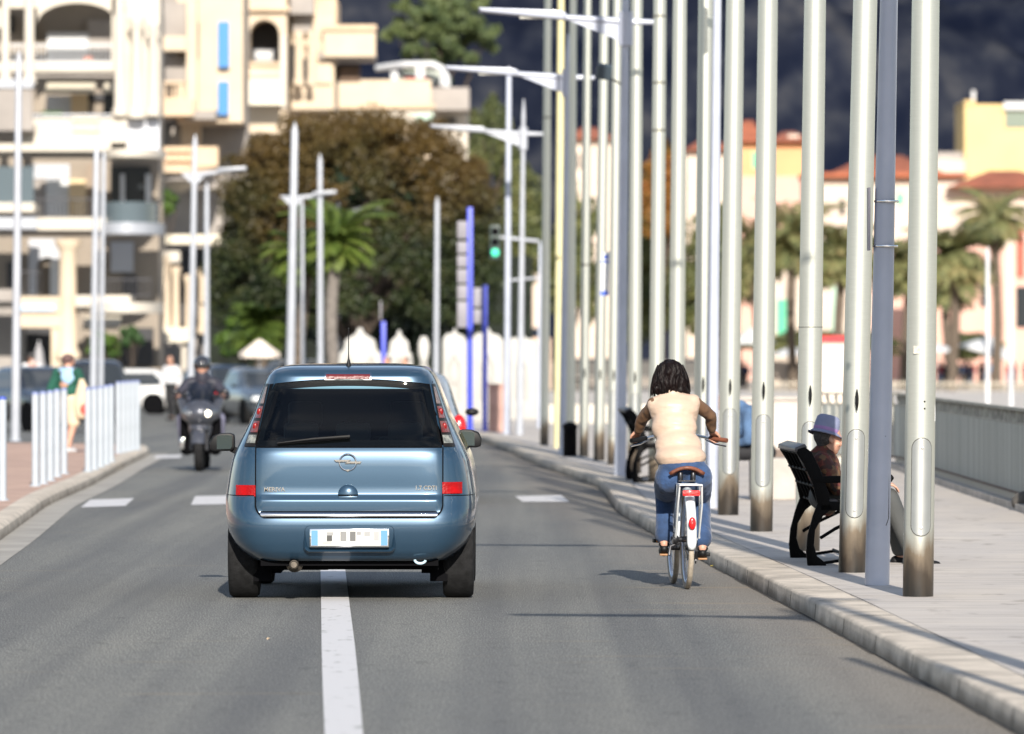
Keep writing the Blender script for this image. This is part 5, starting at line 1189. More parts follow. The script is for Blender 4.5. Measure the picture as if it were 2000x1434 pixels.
# ================================================================ white scalloped hoardings
HB = mat('white_plaster_board', (.44,.43,.41), .7, var=.05, vscale=2, bump=.6, bscale=5)
def board(x0, x1, ytop, d, shape, label):
    s = F / d; w = (x1 - x0) / s; zb = zg(d) + (PZ if x0 > 760 else 0); H = CH - (ytop-HZ)/s - zb; root = thing('carved_board', label, 'carved board', at((x0+x1)/2, d, zb), group='white carved boards beyond the road')
    if shape == 'gable': poly = [(-.5,0),(.5,0),(.5,.62),(.47,.75),(.38,.78),(.34,.88),(.22,.91),(.10,.94),(.05,1),(-.05,1),(-.10,.94),(-.22,.91),(-.34,.88),(-.38,.78),(-.47,.75),(-.5,.62)]
    elif shape == 'pawn': poly = [(-.5,0),(.5,0),(.45,.3),(.22,.42),(.2,.6),(.32,.66),(.25,.70),(.42,.80),(.45,.9),(.25,.99),(-.25,.99),(-.45,.9),(-.42,.8),(-.25,.7),(-.32,.66),(-.2,.6),(-.22,.42),(-.45,.3)]
    else: poly = [(-.5,0),(.5,0),(.5,.86),(.42,.9),(.3,.93),(.12,.94),(.04,1),(-.04,1),(-.12,.94),(-.3,.95),(-.42,.92),(-.5,.88)]
    mb = MB(); mb.prism([(a*w, c*H) for a, c in poly], (0,0,0), (1,0,0), (0,0,1), (0,.35,0)); mb.build('panel', HB, root, bevel=.04, fixn=True)
    mb = MB()
    for k in range(max(1, int(w/.5))):
        xx = -w/2 + w*(k+.5)/max(1,int(w/.5)); mb.tube([(xx-.12,-.03,H*.25),(xx-.12,-.03,H*.6),(xx,-.03,H*.72),(xx+.12,-.03,H*.6),(xx+.12,-.03,H*.25)], .035, 8); mb.sphere((xx,-.02,H*.45), (.06,.04,.12), 10, 6)
    mb.build('relief', HB, root)
board(660, 746, 640, 148, 'gable', 'white carved board with wavy gable left of the blue post'); board(753, 806, 644, 148, 'gable', 'white carved board with peaked top behind the blue car antenna')
board(815, 840, 655, 146, 'pawn', 'white carved pillar shaped like a chess piece'); board(864, 912, 641, 150, 'flat', 'white carved board left of the tall blue pylon')
board(921, 984, 640, 152, 'flat', 'white carved board behind the shorter blue pylon'); board(988, 1050, 650, 160, 'flat', 'white carved board behind the pale slim lamp post')
for x, lab in ((757, 'person in orange standing before the left carved board'), (792, 'person in orange standing before the peaked carved board')):
    walker(lab, at(x, 144, zg(144)), R(150), 1.66, mat('orange_shirt', (.75,.28,.05), .8), DTR, vox=.02)
# ================================================================ sea wall, metal fence
FN = mat('grey_metal_fence', (.40,.42,.40), .5, .2, var=.18, vscale=2.0, vstretch=(6, 6, .05))
fw = thing('metal_fence', 'grey ribbed metal fence with a pierced top band along the promenade edge', 'fence')
A = Vector((5.12, 57, PZ)); Bq = Vector((5.14, 66, PZ)); Cq = Vector((5.17, 77, PZ)); Dq = Vector((5.22, 86, PZ)); Eq = Vector((4.15, 88, PZ))
segs = [(A,Bq),(Bq,Cq),(Cq,Dq),(Dq,Eq)]
mb = MB(); mbt = MB(); feet = []; mbp = MB()
for a, c in segs:
    Lg = (c-a).length; n = int(Lg / .10); d_ = (c-a)/Lg; nv = Vector((-d_.y, d_.x, 0)) * -1
    for k in range(n):
        q0, q1 = a + d_*(k*Lg/n), a + d_*((k+1)*Lg/n); o_ = nv * (.012 if k % 2 else -.012)
        mb.bar(q0 + o_ + Vector((0,0,.47)), q1 + o_ + Vector((0,0,.47)), .016, .70)
    n2 = int(Lg/.34)
    for k in range(n2): feet.append(a + d_*((k+.2)*Lg/n2))
    n3 = int(Lg / .19)
    for k in range(n3): q0 = a + d_*(k*Lg/n3); mbt.bar(q0 + Vector((0,0,.82)), q0 + d_*.035*(1 + (k % 3 == 0)) + Vector((0,0,.94)), .03, .05)
    mbt.bar(a + Vector((0,0,.965)), c + Vector((0,0,.965)), .07, .03); mbt.bar(a + Vector((0,0,.825)), c + Vector((0,0,.825)), .04, .02)
    mbp.bar(a + Vector((0,0,.12)), c + Vector((0,0,.12)), .05, .025)
mb.build('ribbed_panel', FN, fw, smooth=False); mbt.build('pierced_band', mat('weathered_band', (.30,.29,.25), .6, .2, var=.4, vscale=9), fw, smooth=False)
mbf = MB(); mbf.box(-.025,-.07,0,.025,.07,.11); f0 = mbf.build('concrete_foot', mat('pale_foot_concrete', (.58,.54,.46), .85), fw, smooth=False, bevel=.006); f0.location = feet[0]
for q in feet[1:]: c = f0.copy(); COL.objects.link(c); c.parent = fw; c.location = q
mbp.build('bottom_rail', mat('rusty_brown_rail', (.13,.08,.06), .7), fw, smooth=False)
kb = thing('low_kerb', 'low rough concrete kerb at the foot of the grey metal fence', 'kerb'); mb = MB()
for a, c in ((A,Bq),(Bq,Cq),(Cq,Dq)): mb.bar(a + Vector((-.16,0,.03)), c + Vector((-.16,0,.03)), .12, .07)
mb.build('stone', CONC, kb)
bs = thing('fence_foot_block', 'dark rough stone block at the right edge by the fence foot', 'stone block', (5.02, 62.6, PZ)); mb = MB(); mb.sphere((0,0,.08),(.14,.2,.11), 12, 8); mb.build('stone', mat('dark_stone', (.10,.09,.08), .9, var=.3, vscale=9), bs)
lw = thing('low_wall', 'low pale wall behind the flagpoles left of the black bench', 'wall', at(1490, 92, PZ)); mb = MB(); mb.box(-.75,0,.14,.62,.3,.84); mb.build('wall', PEACH if 0 else mat('pale_pink_wall', (.52,.46,.42), .85, var=.1, vscale=2), lw); mb = MB(); mb.box(-.75,-.02,0,.62,.32,.14); mb.build('base_course', mat('brown_base', (.16,.12,.10), .85, var=.2, vscale=4), lw); mb = MB(); mb.box(-.77,-.04,.84,.64,.34,.89); mb.build('coping', CONC, lw)
lw2 = thing('kiosk', 'small pale kiosk with a red roof edge between two flagpoles', 'kiosk', at(1625, 180, -.9)); mb = MB(); mb.box(-.62,0,0,.42,2,2.05+.9-.9+1.0); 
k_ = F/180; mb = MB(); mb.box(-.30,0,0,.45,2,CH+.9+(HZ-668)/k_); mb.build('wall', mat('pale_kiosk_wall', (.72,.62,.54), .8), lw2); mb = MB(); mb.box(-.36,-.1,CH+.9+(HZ-668)/k_,.5,2.1,CH+.9+(HZ-656)/k_); mb.build('roof', mat('red_roof_edge', (.55,.02,.03), .5), lw2)
# ================================================================ buildings (each front plane at distance d; px rectangle)
def bld(name, label, cat, d, parts, cx, zb=None, push=0.0):
    zb = zg(d) if zb is None else zb; o0 = at(cx, d, zb); root = thing(name, label, cat, o0)
    for it in parts:
        nm, mm, x0, y0, x1, y1, off_, dep = it[:8]
        dd = d; s = F / dd; X0, X1 = (x0-CX)/s - o0.x, (x1-CX)/s - o0.x; Z0, Z1 = CH - (y1-HZ)/s - zb, CH - (y0-HZ)/s - zb
        mb = MB(); kind = it[8] if len(it) > 8 else 'box'
        if push and off_ > -1.6: off_ += push
        if kind == 'box': mb.box(X0, off_, Z0, X1, off_+dep, Z1)
        elif kind == 'col':
            r_ = (X1-X0)/2; c = ((X0+X1)/2, off_+r_, 0); mb.lathe([(r_*1.35,Z0),(r_*1.35,Z0+.2),(r_,Z0+.35),(r_*.86,Z1-.45),(r_*1.0,Z1-.35),(r_*1.4,Z1-.12),(r_*1.4,Z1)], c, seg=18)
        elif kind == 'balu':      # balustrade
            n = max(2, int((X1-X0)/.24)); mb.box(X0, off_, Z1-.12, X1, off_+dep, Z1); mb.box(X0, off_, Z0, X1, off_+dep, Z0+.12)
            for k in range(n): xx = X0 + (X1-X0)*(k+.5)/n; mb.lathe([(.045,Z0+.1),(.075,Z0+(Z1-Z0)*.35),(.04,Z0+(Z1-Z0)*.7),(.05,Z1-.1)], (xx, off_+dep/2, 0), seg=8)
        elif kind == 'rail':
            n = max(2, int((X1-X0)/.13)); mb.box(X0, off_, Z1-.05, X1, off_+.04, Z1); mb.box(X0, off_, Z0, X1, off_+.04, Z0+.04)
            for k in range(n+1): xx = X0 + (X1-X0)*k/n; mb.box(xx-.01, off_+.01, Z0, xx+.01, off_+.03, Z1)
        elif kind == 'arch':       # wall panel with an arched opening: it[9]=(ax0,ax1,ytop_of_arch,ybottom)
            a0, a1, yt, yb = it[9]; AX0, AX1 = (a0-CX)/s-o0.x, (a1-CX)/s-o0.x; AT, AB = CH-(yt-HZ)/s-zb, CH-(yb-HZ)/s-zb; r_ = (AX1-AX0)/2; flat = it[10] if len(it) > 10 else 1.0; n = 16
            arc = [(AX0 + r_ - r_*math.cos(math.pi*k/n), AT - r_*flat + r_*flat*math.sin(math.pi*k/n)) for k in range(n+1)]
            for (u0, v0), (u1, v1) in zip(arc, arc[1:]): mb.prism([(u0,v0),(u1,v1),(u1,Z1),(u0,Z1)], (0,off_,0),(1,0,0),(0,0,1),(0,dep,0))
            mb.box(X0, off_, Z0, AX0, off_+dep, Z1); mb.box(AX1, off_, Z0, X1, off_+dep, Z1)
            if AB > Z0 + .02: mb.box(AX0, off_, Z0, AX1, off_+dep, AB)
        elif kind == 'awn': mb.prism([(0,0),(-(dep),-(Z1-Z0)),(-(dep),-(Z1-Z0)-.08),(0,-.08)], (X0,off_,Z1),(0,1,0),(0,0,1),(X1-X0,0,0))
        elif kind == 'round':      # rounded corbel under a balcony
            mb.lathe([(.2,Z0),((X1-X0)*.35,Z0+(Z1-Z0)*.5),((X1-X0)*.5,Z1)], ((X0+X1)/2, off_+dep, 0), seg=20)
        elif kind == 'disc':       # balcony slab with a rounded front
            rx_ = (X1-X0)/2; ry_ = dep; n = 24; pl = [((X0+X1)/2 + rx_*math.cos(math.pi + math.pi*k/n), -ry_*math.sin(math.pi*k/n)**.7) for k in range(n+1)]
            mb.prism(pl, (0, off_+dep, Z0), (1,0,0), (0,1,0), (0,0,Z1-Z0))
        elif kind == 'roof':
            mb.add([(X0,off_,Z0),(X1,off_,Z0),(X1,off_+dep,Z0),(X0,off_+dep,Z0),((X0+X1)/2-(X1-X0)*.12,off_+dep*.5,Z1),((X0+X1)/2+(X1-X0)*.12,off_+dep*.5,Z1)], [(0,1,5,4),(1,2,5),(2,3,4,5),(3,0,4),(3,2,1,0)])
        q = mb.build(nm, mm, root, fixn=True)
        q.data['k'] = 1
    return root
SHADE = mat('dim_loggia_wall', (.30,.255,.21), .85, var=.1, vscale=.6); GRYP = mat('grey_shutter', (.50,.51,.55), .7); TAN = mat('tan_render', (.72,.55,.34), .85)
IRR = mat('dark_railing', (.04,.04,.05), .5); WIRR = mat('white_railing', (.6,.62,.66), .5); AWN = mat('cream_awning', (.75,.68,.55), .8); GLB = mat('smoked_balcony_glass', (.10,.13,.15), .15)
DKI = mat('dark_interior', (.05,.05,.055), .8); RST = mat('rust_red_panel', (.36,.10,.07), .8)
P_ = [
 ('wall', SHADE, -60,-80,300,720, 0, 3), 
 ('wall', WHITEB, 238,-60,318,232, -1.9, 1.7),
 ('arched_front', WHITEB, -60,-40,252,22, -2.2,.4,'arch',(82,236,12,40),.5), ('arched_front', WHITEB, 226,-40,250,130,-2.2,.4), ('arched_front', WHITEB, -60,-40,12,60,-2.2,.4),
 ('shutter', WHT, 80,55,160,126, -.3,.25,'arch',(162,163,54,126),.3), ('window', GREYW, 160,30,228,126, -.25,.2), ('window', GLD, 44,22,58,66, -.3,.2), ('window', GLD, 2,20,14,55, -.3,.2), ('planter', mat('terracotta_pot', (.45,.14,.08), .8), 170,115,186,126, -1.8,.4), 
 ('railing', WIRR, 12,92,232,127, -2.1,.1,'rail'),
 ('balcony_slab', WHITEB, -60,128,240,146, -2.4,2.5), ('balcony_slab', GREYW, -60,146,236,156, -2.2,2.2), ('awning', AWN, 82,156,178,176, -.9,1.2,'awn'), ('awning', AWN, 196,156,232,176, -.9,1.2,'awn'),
 ('shutter', WHT, 78,180,128,232, -.3,.25), ('pillar', TAN, 128,178,160,232, -.6,.5), ('window', GLD, 192,186,232,232, -.3,.25), ('window', DKI, 160,176,232,190, -.2,.1),
 ('parapet', WHITEB, 42,236,228,284, -2.5,.3), ('railing', WIRR, 42,228,228,237, -2.5,.1,'rail'), ('planter', mat('balcony_plants', (.05,.09,.03), .9, var=.5, vscale=4), 90,222,130,234, -2.3,.4), ('balustrade', WHITEB, 150,234,205,262, -2.62,.14,'balu'), ('parapet', WHITEB, 226,228,256,300, -2.7,.5), ('parapet', mat('blue_white_render', (.62,.64,.70), .8), 256,240,318,300, -2.2,.3),
 ('balcony_slab', WHITEB, 4,284,258,300, -2.7,2.8), ('balcony_slab', GREYW, 40,300,232,310, -2.3,2.3), ('balcony_slab', WHITEB, 200,296,324,312, -3.6,3.6,'disc'), ('corbel', WHITEB, 226,300,254,316, -2.7,.5,'round'),
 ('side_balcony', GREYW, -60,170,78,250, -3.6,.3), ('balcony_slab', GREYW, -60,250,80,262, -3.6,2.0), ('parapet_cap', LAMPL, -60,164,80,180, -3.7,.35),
 ('column', WHITEB, 16,-60,32,165, -3.2,.5,'col'), ('column', WHITEB, 60,-60,80,172, -3.2,.5,'col'), ('column', WHITEB, 233,-60,254,232, -3.0,.5,'col'), ('column', WHITEB, 264,44,288,236, -3.0,.5,'col'), ('column', WHITEB, 299,56,317,232, -3.0,.5,'col'),
 ('shutter', GRYP, 45,316,124,344, -.3,.25), ('shutter', WHT, 78,346,124,425, -.45,.25), ('window', GREYW, 45,344,78,425, -.25,.2), ('pillar', TAN, 124,346,157,425, -.6,.5), ('window', mat('brown_door', (.28,.22,.17), .7), 157,316,180,425, -.3,.25), ('window', GLD, 206,320,284,400, -.5,.25), ('mullion', WHT, 226,336,234,398, -.7,.1), ('mullion', WHT, 276,336,286,398, -.7,.1),
 ('balcony_glass', GLB, 196,398,316,438, -3.2,3.2,'disc'), ('railing', IRR, 150,390,210,428, -2.2,.1,'rail'), ('balcony_glass', GLB, -60,330,78,400, -2.9,.08), ('balcony_slab', WHITEB, -60,400,80,418, -3.2,3), ('railing', IRR, 78,390,150,426, -2.2,.1,'rail'),
 ('balcony_slab', WHITEB, 84,428,262,452, -2.6,2.6), ('balcony_slab', LAMPL, 190,438,322,460, -3.4,3.4,'disc'), ('balcony_slab', LAMPL, -60,428,84,450, -3,3), ('corbel', WHITEB, 204,446,262,462, -2.7,.4,'round'), 
 ('arch_panel', GRYP, 44,464,112,578, -.5,.3,'arch',(60,100,500,577)), ('shutter', WHT, 88,506,108,576, -.9,.2), ('pillar', RST, 108,470,122,576, -.5,.3), ('column', CREAM, 121,470,158,700, -2.2,.6,'col'), ('window', DKI, 0,510,20,566, -.3,.25), ('window', DKI, 230,535,258,580, -.4,.2), ('window', GRYP, 205,470,250,530, -.3,.2), ('railing', IRR, 40,530,88,578, -1.9,.1,'rail'), ('railing', IRR, 215,545,300,580, -1.9,.1,'rail'),
 ('balcony_slab', CREAM, 40,580,126,612, -2.2,2.2), ('fascia_band', mat('pale_blue_fascia', (.45,.58,.75), .7), 44,596,116,608, -2.28,.06), ('balcony_slab', GREYW, -60,566,44,590, -2.2,2.2), ('balcony_slab', WHITEB, 156,578,262,600, -2.4,2.4), ('balcony_slab', WHITEB, 170,592,320,612, -3.4,3.4,'disc'), ('corbel', WHITEB, 218,590,250,610, -2.5,.4,'round'),
 ('shopfront', DKI, 40,640,112,716, -.6,.5), ('pillar', CREAM, 108,640,128,716, -2.0,.5), ('fascia', CREAM, 40,612,128,640, -2.1,2), ('fascia', AWN, 158,618,230,640, -1.5,1.2,'awn'), ('shopfront', DKI, 228,640,290,716, -.6,.5), ('wall', GREYW, -60,600,40,720, -1.5,1.4),
 ('roof_slab', WHITEB, -60,-90,318,-80, -2.5,8)]
bld('apartment_building', 'white and cream apartment building with curved balconies and columns at the left', 'building', 225, P_, 130, push=3.4)
P2 = [('wall', GREYW, 290,-80,470,700, 6, 2), ('wall', CREAM, 340,-80,470,236, 2,4), ('wall', GREYW, 255,0,325,230, 3,2), 
 ('window', GREYW, 316,0,360,68, 1.7,.3), ('balcony_slab', CREAM, 312,70,362,98, .4,2), ('window', GREYW, 318,106,360,156, 1.7,.3), ('balustrade', CREAM2, 314,158,360,196, .2,.25,'balu'), ('balcony_slab', CREAM2, 312,194,378,226, .0,2.4), ('balcony_slab', GREYW, 360,214,420,232, .6,2), 
 ('wall', CREAM, 362,-20,382,220, .9,1), ('window', DKI, 377,40,384,110, 1.7,.3), ('shutter', mat('blue_awning_shutter', (.05,.22,.52), .6), 422,38,444,128, 1.6,.3), ('shutter', mat('blue_shutter', (.05,.22,.52), .6), 422,156,443,222, 1.6,.3), 
 ('window', GREYW, 318,240,342,286, 5,.9), ('wall', CREAM, 342,236,380,300, 4.5,1), ('balustrade', CREAM2, 318,288,372,312, 1.4,.25,'balu'), ('parapet', CREAM2, 300,284,422,322, 1.7,.3), ('balcony_slab', CREAM2, 270,324,424,338, -.6,5,'disc'), ('balcony_slab', GREYW, 284,338,410,352, -.2,4.6,'disc'), ('corbel', WHITEB, 300,350,372,370, 2,3,'round'), 
 ('balcony_slab', AWN, 322,458,430,476, .5,4), ('awning_beam', WHITEB, 300,490,350,512, .4,1), ('column', CREAM, 311,500,332,655, .4,.6,'col'), ('column', CREAM, 334,520,349,655, .6,.6,'col'), ('column', CREAM, 358,536,374,665, 1.0,.6,'col'), ('column', CREAM, 385,525,402,652, 1.0,.6,'col'), ('wall', DKI, 300,480,420,660, 5.4,.5), 
 ('canopy_roof', AWN, 250,640,372,668, -1.0,2.5), ('pillar', CREAM, 292,664,316,740, -.6,.6), ('pillar', WHITEB, 356,664,366,740, -.6,.4), ('wall', GREYW, 250,660,380,745, 3,.4)]
bld('town_house', 'cream house with blue shutters and balconies between the apartments and the brown tree', 'building', 250, P2, 380, push=0)
P3 = [('wall', CREAM, 466,-80,560,260, 0, 10,'arch',(487,546,38,122)), ('recess', DKI, 480,30,552,130, 2.5,.3), ('railing', IRR, 488,96,546,122, .3,.1,'rail'), ('furniture', WHT, 496,96,530,122, 1.2,.5), ('cornice', CREAM2, 460,14,566,22, -.4,.6), ('sill', CREAM2, 478,122,554,128, -.2,.4), ('cornice', CREAM2, 474,148,560,152, -.15,.4),
 ('awning', AWN, 486,154,552,204, -.1,1.6,'awn'), ('pilaster', WHITEB, 548,70,560,210, -.3,.5), ('pilaster', WHITEB, 472,70,484,210, -.3,.5),
 ('tower_side', GREYW, 566,-80,612,26, .6,6), ('wall', CREAM, 566,26,650,210, 2.2,7), ('window', GREYW, 570,28,606,60, 1.6,.5), ('column', CREAM, 574,60,590,165, .8,.5,'col'), ('column', CREAM, 600,60,612,165, .8,.5,'col'), ('window', DKI, 566,85,573,160, 1.8,.5), ('window', DKI, 590,110,597,160, 1.8,.5),
 ('roof_terrace', CREAM2, 612,-10,654,44, 2.5,6), ('balustrade', CREAM, 630,50,732,108, 1.4,.4), ('balustrade_cap', CREAM2, 628,46,734,56, 1.2,.8), ('balcony_slab', GREYW, 620,96,730,112, 1.6,4), ('window', DKI, 645,118,700,154, 3.5,.4), ('wall', WOOD, 660,124,700,154, 3.2,.3), ('wall', CREAM, 612,110,645,160, 2,3)]
bld('villa', 'peach villa tower with an arched loggia above the brown tree', 'building', 285, P3, 540)
P4 = [('parapet', CREAM, 590,156,842,208, 0,.4), ('parapet_end', GREYW, 842,170,916,214, .6,4), ('terrace_slab', CREAM2, 596,204,850,212, -.1,8), ('wall', CREAM, 600,208,842,700, .5,8), ('wall', WHITEB, 660,212,846,240, .2,.5), ('wall', WHITEB, 842,214,912,700, 2.5,6),
 ('window', DKI, 860,228,890,238, 2.3,.3), ('window', mat('pale_green_pane', (.45,.62,.52), .4), 812,222,846,238, .0,.3), ('flower_box', mat('red_geraniums', (.40,.05,.04), .9, var=.5, vscale=3), 790,152,835,158, .4,.4), ('pergola_post', WHT, 763,138,776,160, 1,.3), ('pergola_post', WHT, 812,120,828,164, 1,.3), ('pergola_post', WHT, 860,140,872,166, 1,.3), ('screen', mat('pale_screen', (.40,.43,.38), .5), 778,134,860,158, 2.2,.1)]
t4 = bld('terrace_house', 'cream terrace house with a white curved pergola on its roof', 'building', 300, P4, 740)
s = F / 300; o0 = t4.location; mb = MB(); tp = lambda x, y, dy: Vector(((x-CX)/s - o0.x, dy, CH - (y-HZ)/s - o0.z)); mb.tube([tp(735,128,3), tp(790,124,1.2), tp(845,124,1.0), tp(862,132,1), tp(872,150,1), tp(873,168,1)], .16, 10); mb.build('pergola_beam', WHT, t4)
# right hand town
RT = mat('terracotta_roof', (.36,.11,.055), .85, var=.2, vscale=.8, vstretch=(1,1,1)); YEL = mat('yellow_render', (.68,.50,.24), .85, var=.04, vscale=.4); PNK = mat('pink_render', (.66,.40,.33), .85, var=.06, vscale=.4); APR = mat('apricot_render', (.68,.36,.18), .85, var=.05, vscale=.4); WCR = mat('warm_white_render', (.62,.52,.44), .85, var=.05, vscale=.4); GSH = mat('green_shutter', (.10,.50,.30), .7)
SZ = -.9
bld('yellow_building', 'tall plain yellow building at the right edge above the palms', 'building', 560, [('wall', YEL, 1884,204,2080,800, 0,12), ('parapet', YEL, 1884,196,1905,206, 0,12), ('window', mat('green_grey_pane', (.16,.2,.16), .4), 1963,216,2030,250, -.1,.3), ('canopy', WHT, 1960,200,2040,214, -.6,1), ('aerial', WHT, 1900,176,1906,205, 1,.5)], 1960, SZ)
bld('white_house', 'long white house with a red tiled roof behind the palms', 'building', 500, [('wall', WCR, 1575,346,1884,800, 0,10), ('wall', PNK, 1700,470,1884,800, -.6,.6), ('wall', APR, 1570,500,1660,800, -.8,.8), ('roof', RT, 1600,300,1870,348, -1,12,'roof'), ('roof_edge', RT, 1570,338,1890,346, -1,11), ('window', GSH, 1752,378,1764,400, -.1,.3), ('window', GLD, 1640,390,1650,420, -.1,.3), ('window', GLD, 1790,560,1800,600, -.1,.3)], 1730, SZ)
bld('low_annex', 'low white annex roof right of the nearest flagpole', 'building', 540, [('wall', WCR, 1826,312,1884,420, 0,6), ('roof_slab', GREYW, 1826,296,1884,312, 2,6)], 1855, SZ)
bld('roofed_house', 'pink house with red roof edge under the yellow building', 'building', 470, [('wall', PNK, 1826,470,2080,800, 0,10), ('wall', WCR, 1826,356,2080,470, 1,9), ('roof', RT, 1850,330,2090,366, -1,11,'roof'), ('window', GLD, 1916,540,1926,600, -.1,.3), ('shutter', mat('salmon_shutter', (.75,.22,.18), .7), 1950,440,1980,462, -.3,.5), ('shutter', RST, 1986,440,2000,540, -.3,.3), ('wall', WCR, 1962,470,1982,700, -.2,.3), ('window', GLD, 1984,560,2010,640, -.1,.3)], 1940, SZ)
bld('apricot_house', 'apricot house with a pointed red roof between two flagpoles', 'building', 520, [('wall', APR, 1440,276,1575,800, 0,10), ('wall', PNK, 1440,345,1575,800, -1,1), ('roof', RT, 1428,232,1500,278, -1,10,'roof'), ('roof', RT, 1500,254,1590,278, -1,10,'roof'), ('window', GSH, 1468,296,1478,330, -.1,.2), ('chimney', WCR, 1540,262,1562,276, 1,1)], 1500, SZ)
bld('cream_house', 'cream house with green shutters behind the black bench', 'building', 450, [('wall', WCR, 1500,500,1700,800, 0,10), ('shutter', GSH, 1518,585,1535,655, -.2,.2), ('shutter', mat('pale_green_shutter', (.45,.62,.50), .7), 1622,560,1636,650, -.2,.2), ('roof', RT, 1490,480,1710,502, -1,12,'roof')], 1600, SZ)
bld('pink_terrace', 'pale house with a dull red roof glimpsed left of the cyclist head', 'building', 520, [('wall', WCR, 1100,270,1200,700, 0,8), ('roof', RT, 1095,246,1205,272, -1,10,'roof'), ('window', GLD, 1128,300,1134,330, -.1,.2)], 1150, SZ)
bld('hill_house', 'small pale house with red roof seen above the hedge right of the cyclist', 'building', 540, [('wall', WCR, 1340,292,1430,700, 0,8), ('roof', RT, 1335,268,1435,294, -1,10,'roof'), ('window', GLD, 1395,300,1402,320, -.1,.2)], 1385, SZ)
bld('peach_house', 'peach fronted house behind the carved boards', 'building', 360, [('wall', PEACH, 1020,660,1075,800, 0,8), ('wall', WCR, 1030,420,1062,640, 3,6), ('window', DKI, 1036,690,1050,720, -.1,.2)], 1040)
# parasols
def parasol(px, d, ytop, yrim, hw, label, m, z0=None, tilt=0):
    z0 = zg(d) if z0 is None else z0; s = F/d; root = thing('parasol', label, 'parasol', at(px, d, z0)); zt = CH-(ytop-HZ)/s-z0; zr = CH-(yrim-HZ)/s-z0; w = hw/s
    mb = MB(); mb.lathe([(w,zr-.12),(w,zr),(w*.5,zr+(zt-zr)*.55),(.05,zt)], seg=8, cap=False); mb.lathe([(w*.97,zr+.01),(.05,zt-.06)], seg=8, cap=False); c = mb.build('canopy', m, root, smooth=False)
    if tilt:
        M2 = Matrix.Translation((0,0,zt)) @ Matrix.Rotation(R(tilt), 4, 'Y') @ Matrix.Translation((0,0,-zt))
        for v in c.data.vertices: v.co = M2 @ v.co
    mb = MB(); mb.tube([(0,0,0),(0,0,zt)], .035, 8); mb.build('pole', WHT, root); mb = MB(); mb.lathe([(.3,0),(.3,.08),(.05,.12)], seg=14); mb.build('base', CONC, root)
CANV = mat('cream_canvas', (.76,.66,.58), .8)
parasol(507, 168, 663, 690, 40, 'open cream parasol in front of the green bushes', CANV)
parasol(1938, 400, 658, 690, 58, 'large tilted white parasol above the beach crowd', WHT, SZ, 16)
parasol(1830, 420, 672, 684, 40, 'white parasol just right of the nearest flagpole', WHT, SZ); parasol(1470, 400, 640, 668, 45, 'white parasol right of the cyclist hand', WHT, SZ); parasol(1548, 430, 676, 692, 40, 'white parasol behind the black bench flagpoles', WHT, SZ)
cp = thing('parasol', 'closed grey parasol in front of the dark shopfront', 'parasol', at(76, 216, zg(216))); s = F/216
mb = MB(); mb.lathe([(.10,.7),(.28,.85),(.24,1.4),(.12,2.1),(.02,2.35)], seg=12); mb.build('folded_canopy', mat('grey_canvas', (.34,.33,.34), .8), cp); mb = MB(); mb.tube([(0,0,0),(0,0,2.4)], .03, 8); mb.build('pole', WHT, cp)
# ================================================================ vegetation
def leaves(name, pts, nrm, size, m, parent, seed=1, aspect=.55, flat=.5):
    rg = np.random.default_rng(seed); n = len(pts); pts = np.asarray(pts, float)
    a = rg.normal(size=(n,3)); a /= np.linalg.norm(a,axis=1)[:,None]; nn = np.asarray(nrm,float)*flat + rg.normal(size=(n,3))*(1-flat)*.8; nn /= np.linalg.norm(nn,axis=1)[:,None]
    u = np.cross(nn,a); u /= np.linalg.norm(u,axis=1)[:,None]+1e-9; v = np.cross(nn,u); sz = size*rg.uniform(.6,1.3,n)[:,None]
    q = np.stack([pts-u*sz, pts-v*sz*aspect, pts+u*sz, pts+v*sz*aspect],1).reshape(-1,3)
    me = bpy.data.meshes.new(name); me.vertices.add(n*4); me.vertices.foreach_set('co', q.ravel()); me.loops.add(n*4); me.loops.foreach_set('vertex_index', np.arange(n*4)); me.polygons.add(n); me.polygons.foreach_set('loop_start', np.arange(n)*4); me.polygons.foreach_set('loop_total', np.full(n,4)); me.materials.append(m); me.update(); me.validate()
    o = bpy.data.objects.new(name, me); COL.objects.link(o)
    if parent: o.parent = parent
    return o
def crown_pts(c, rad, n, clumps, seed, shell_=.35, crad=.28, cut=-.7):
    """clump centres through the volume of an ellipsoid, leaves on every clump"""
    rg = np.random.default_rng(seed); c = np.array(c); rad = np.array(rad); P = []; Nn = []
    cc = []; E_ = 2.0 if crad > .1 else 2.9
    while len(cc) < clumps:
        d = rg.normal(size=3); d /= np.linalg.norm(d)
        if d[2] < cut: continue
        r_ = rg.uniform(1-shell_, 1.0) * float((np.abs(d)**E_).sum() ** (-1/E_)) * (1 + .13*mnoise.noise(Vector(d*2.3) + Vector((seed,0,0)))); cc.append(d*r_)
    per = n // clumps
    for k in cc:
        d = rg.normal(size=(per,3)); d /= np.linalg.norm(d,axis=1)[:,None]; rr_ = crad*rg.uniform(.6,1.25)*rg.uniform(.55,1.0,(per,1))**.5
        P.append(c + (k + d*rr_*np.array([1,1,.75])) * rad); Nn.append(d*.6 + k*.6)
    return np.concatenate(P), np.concatenate(Nn)
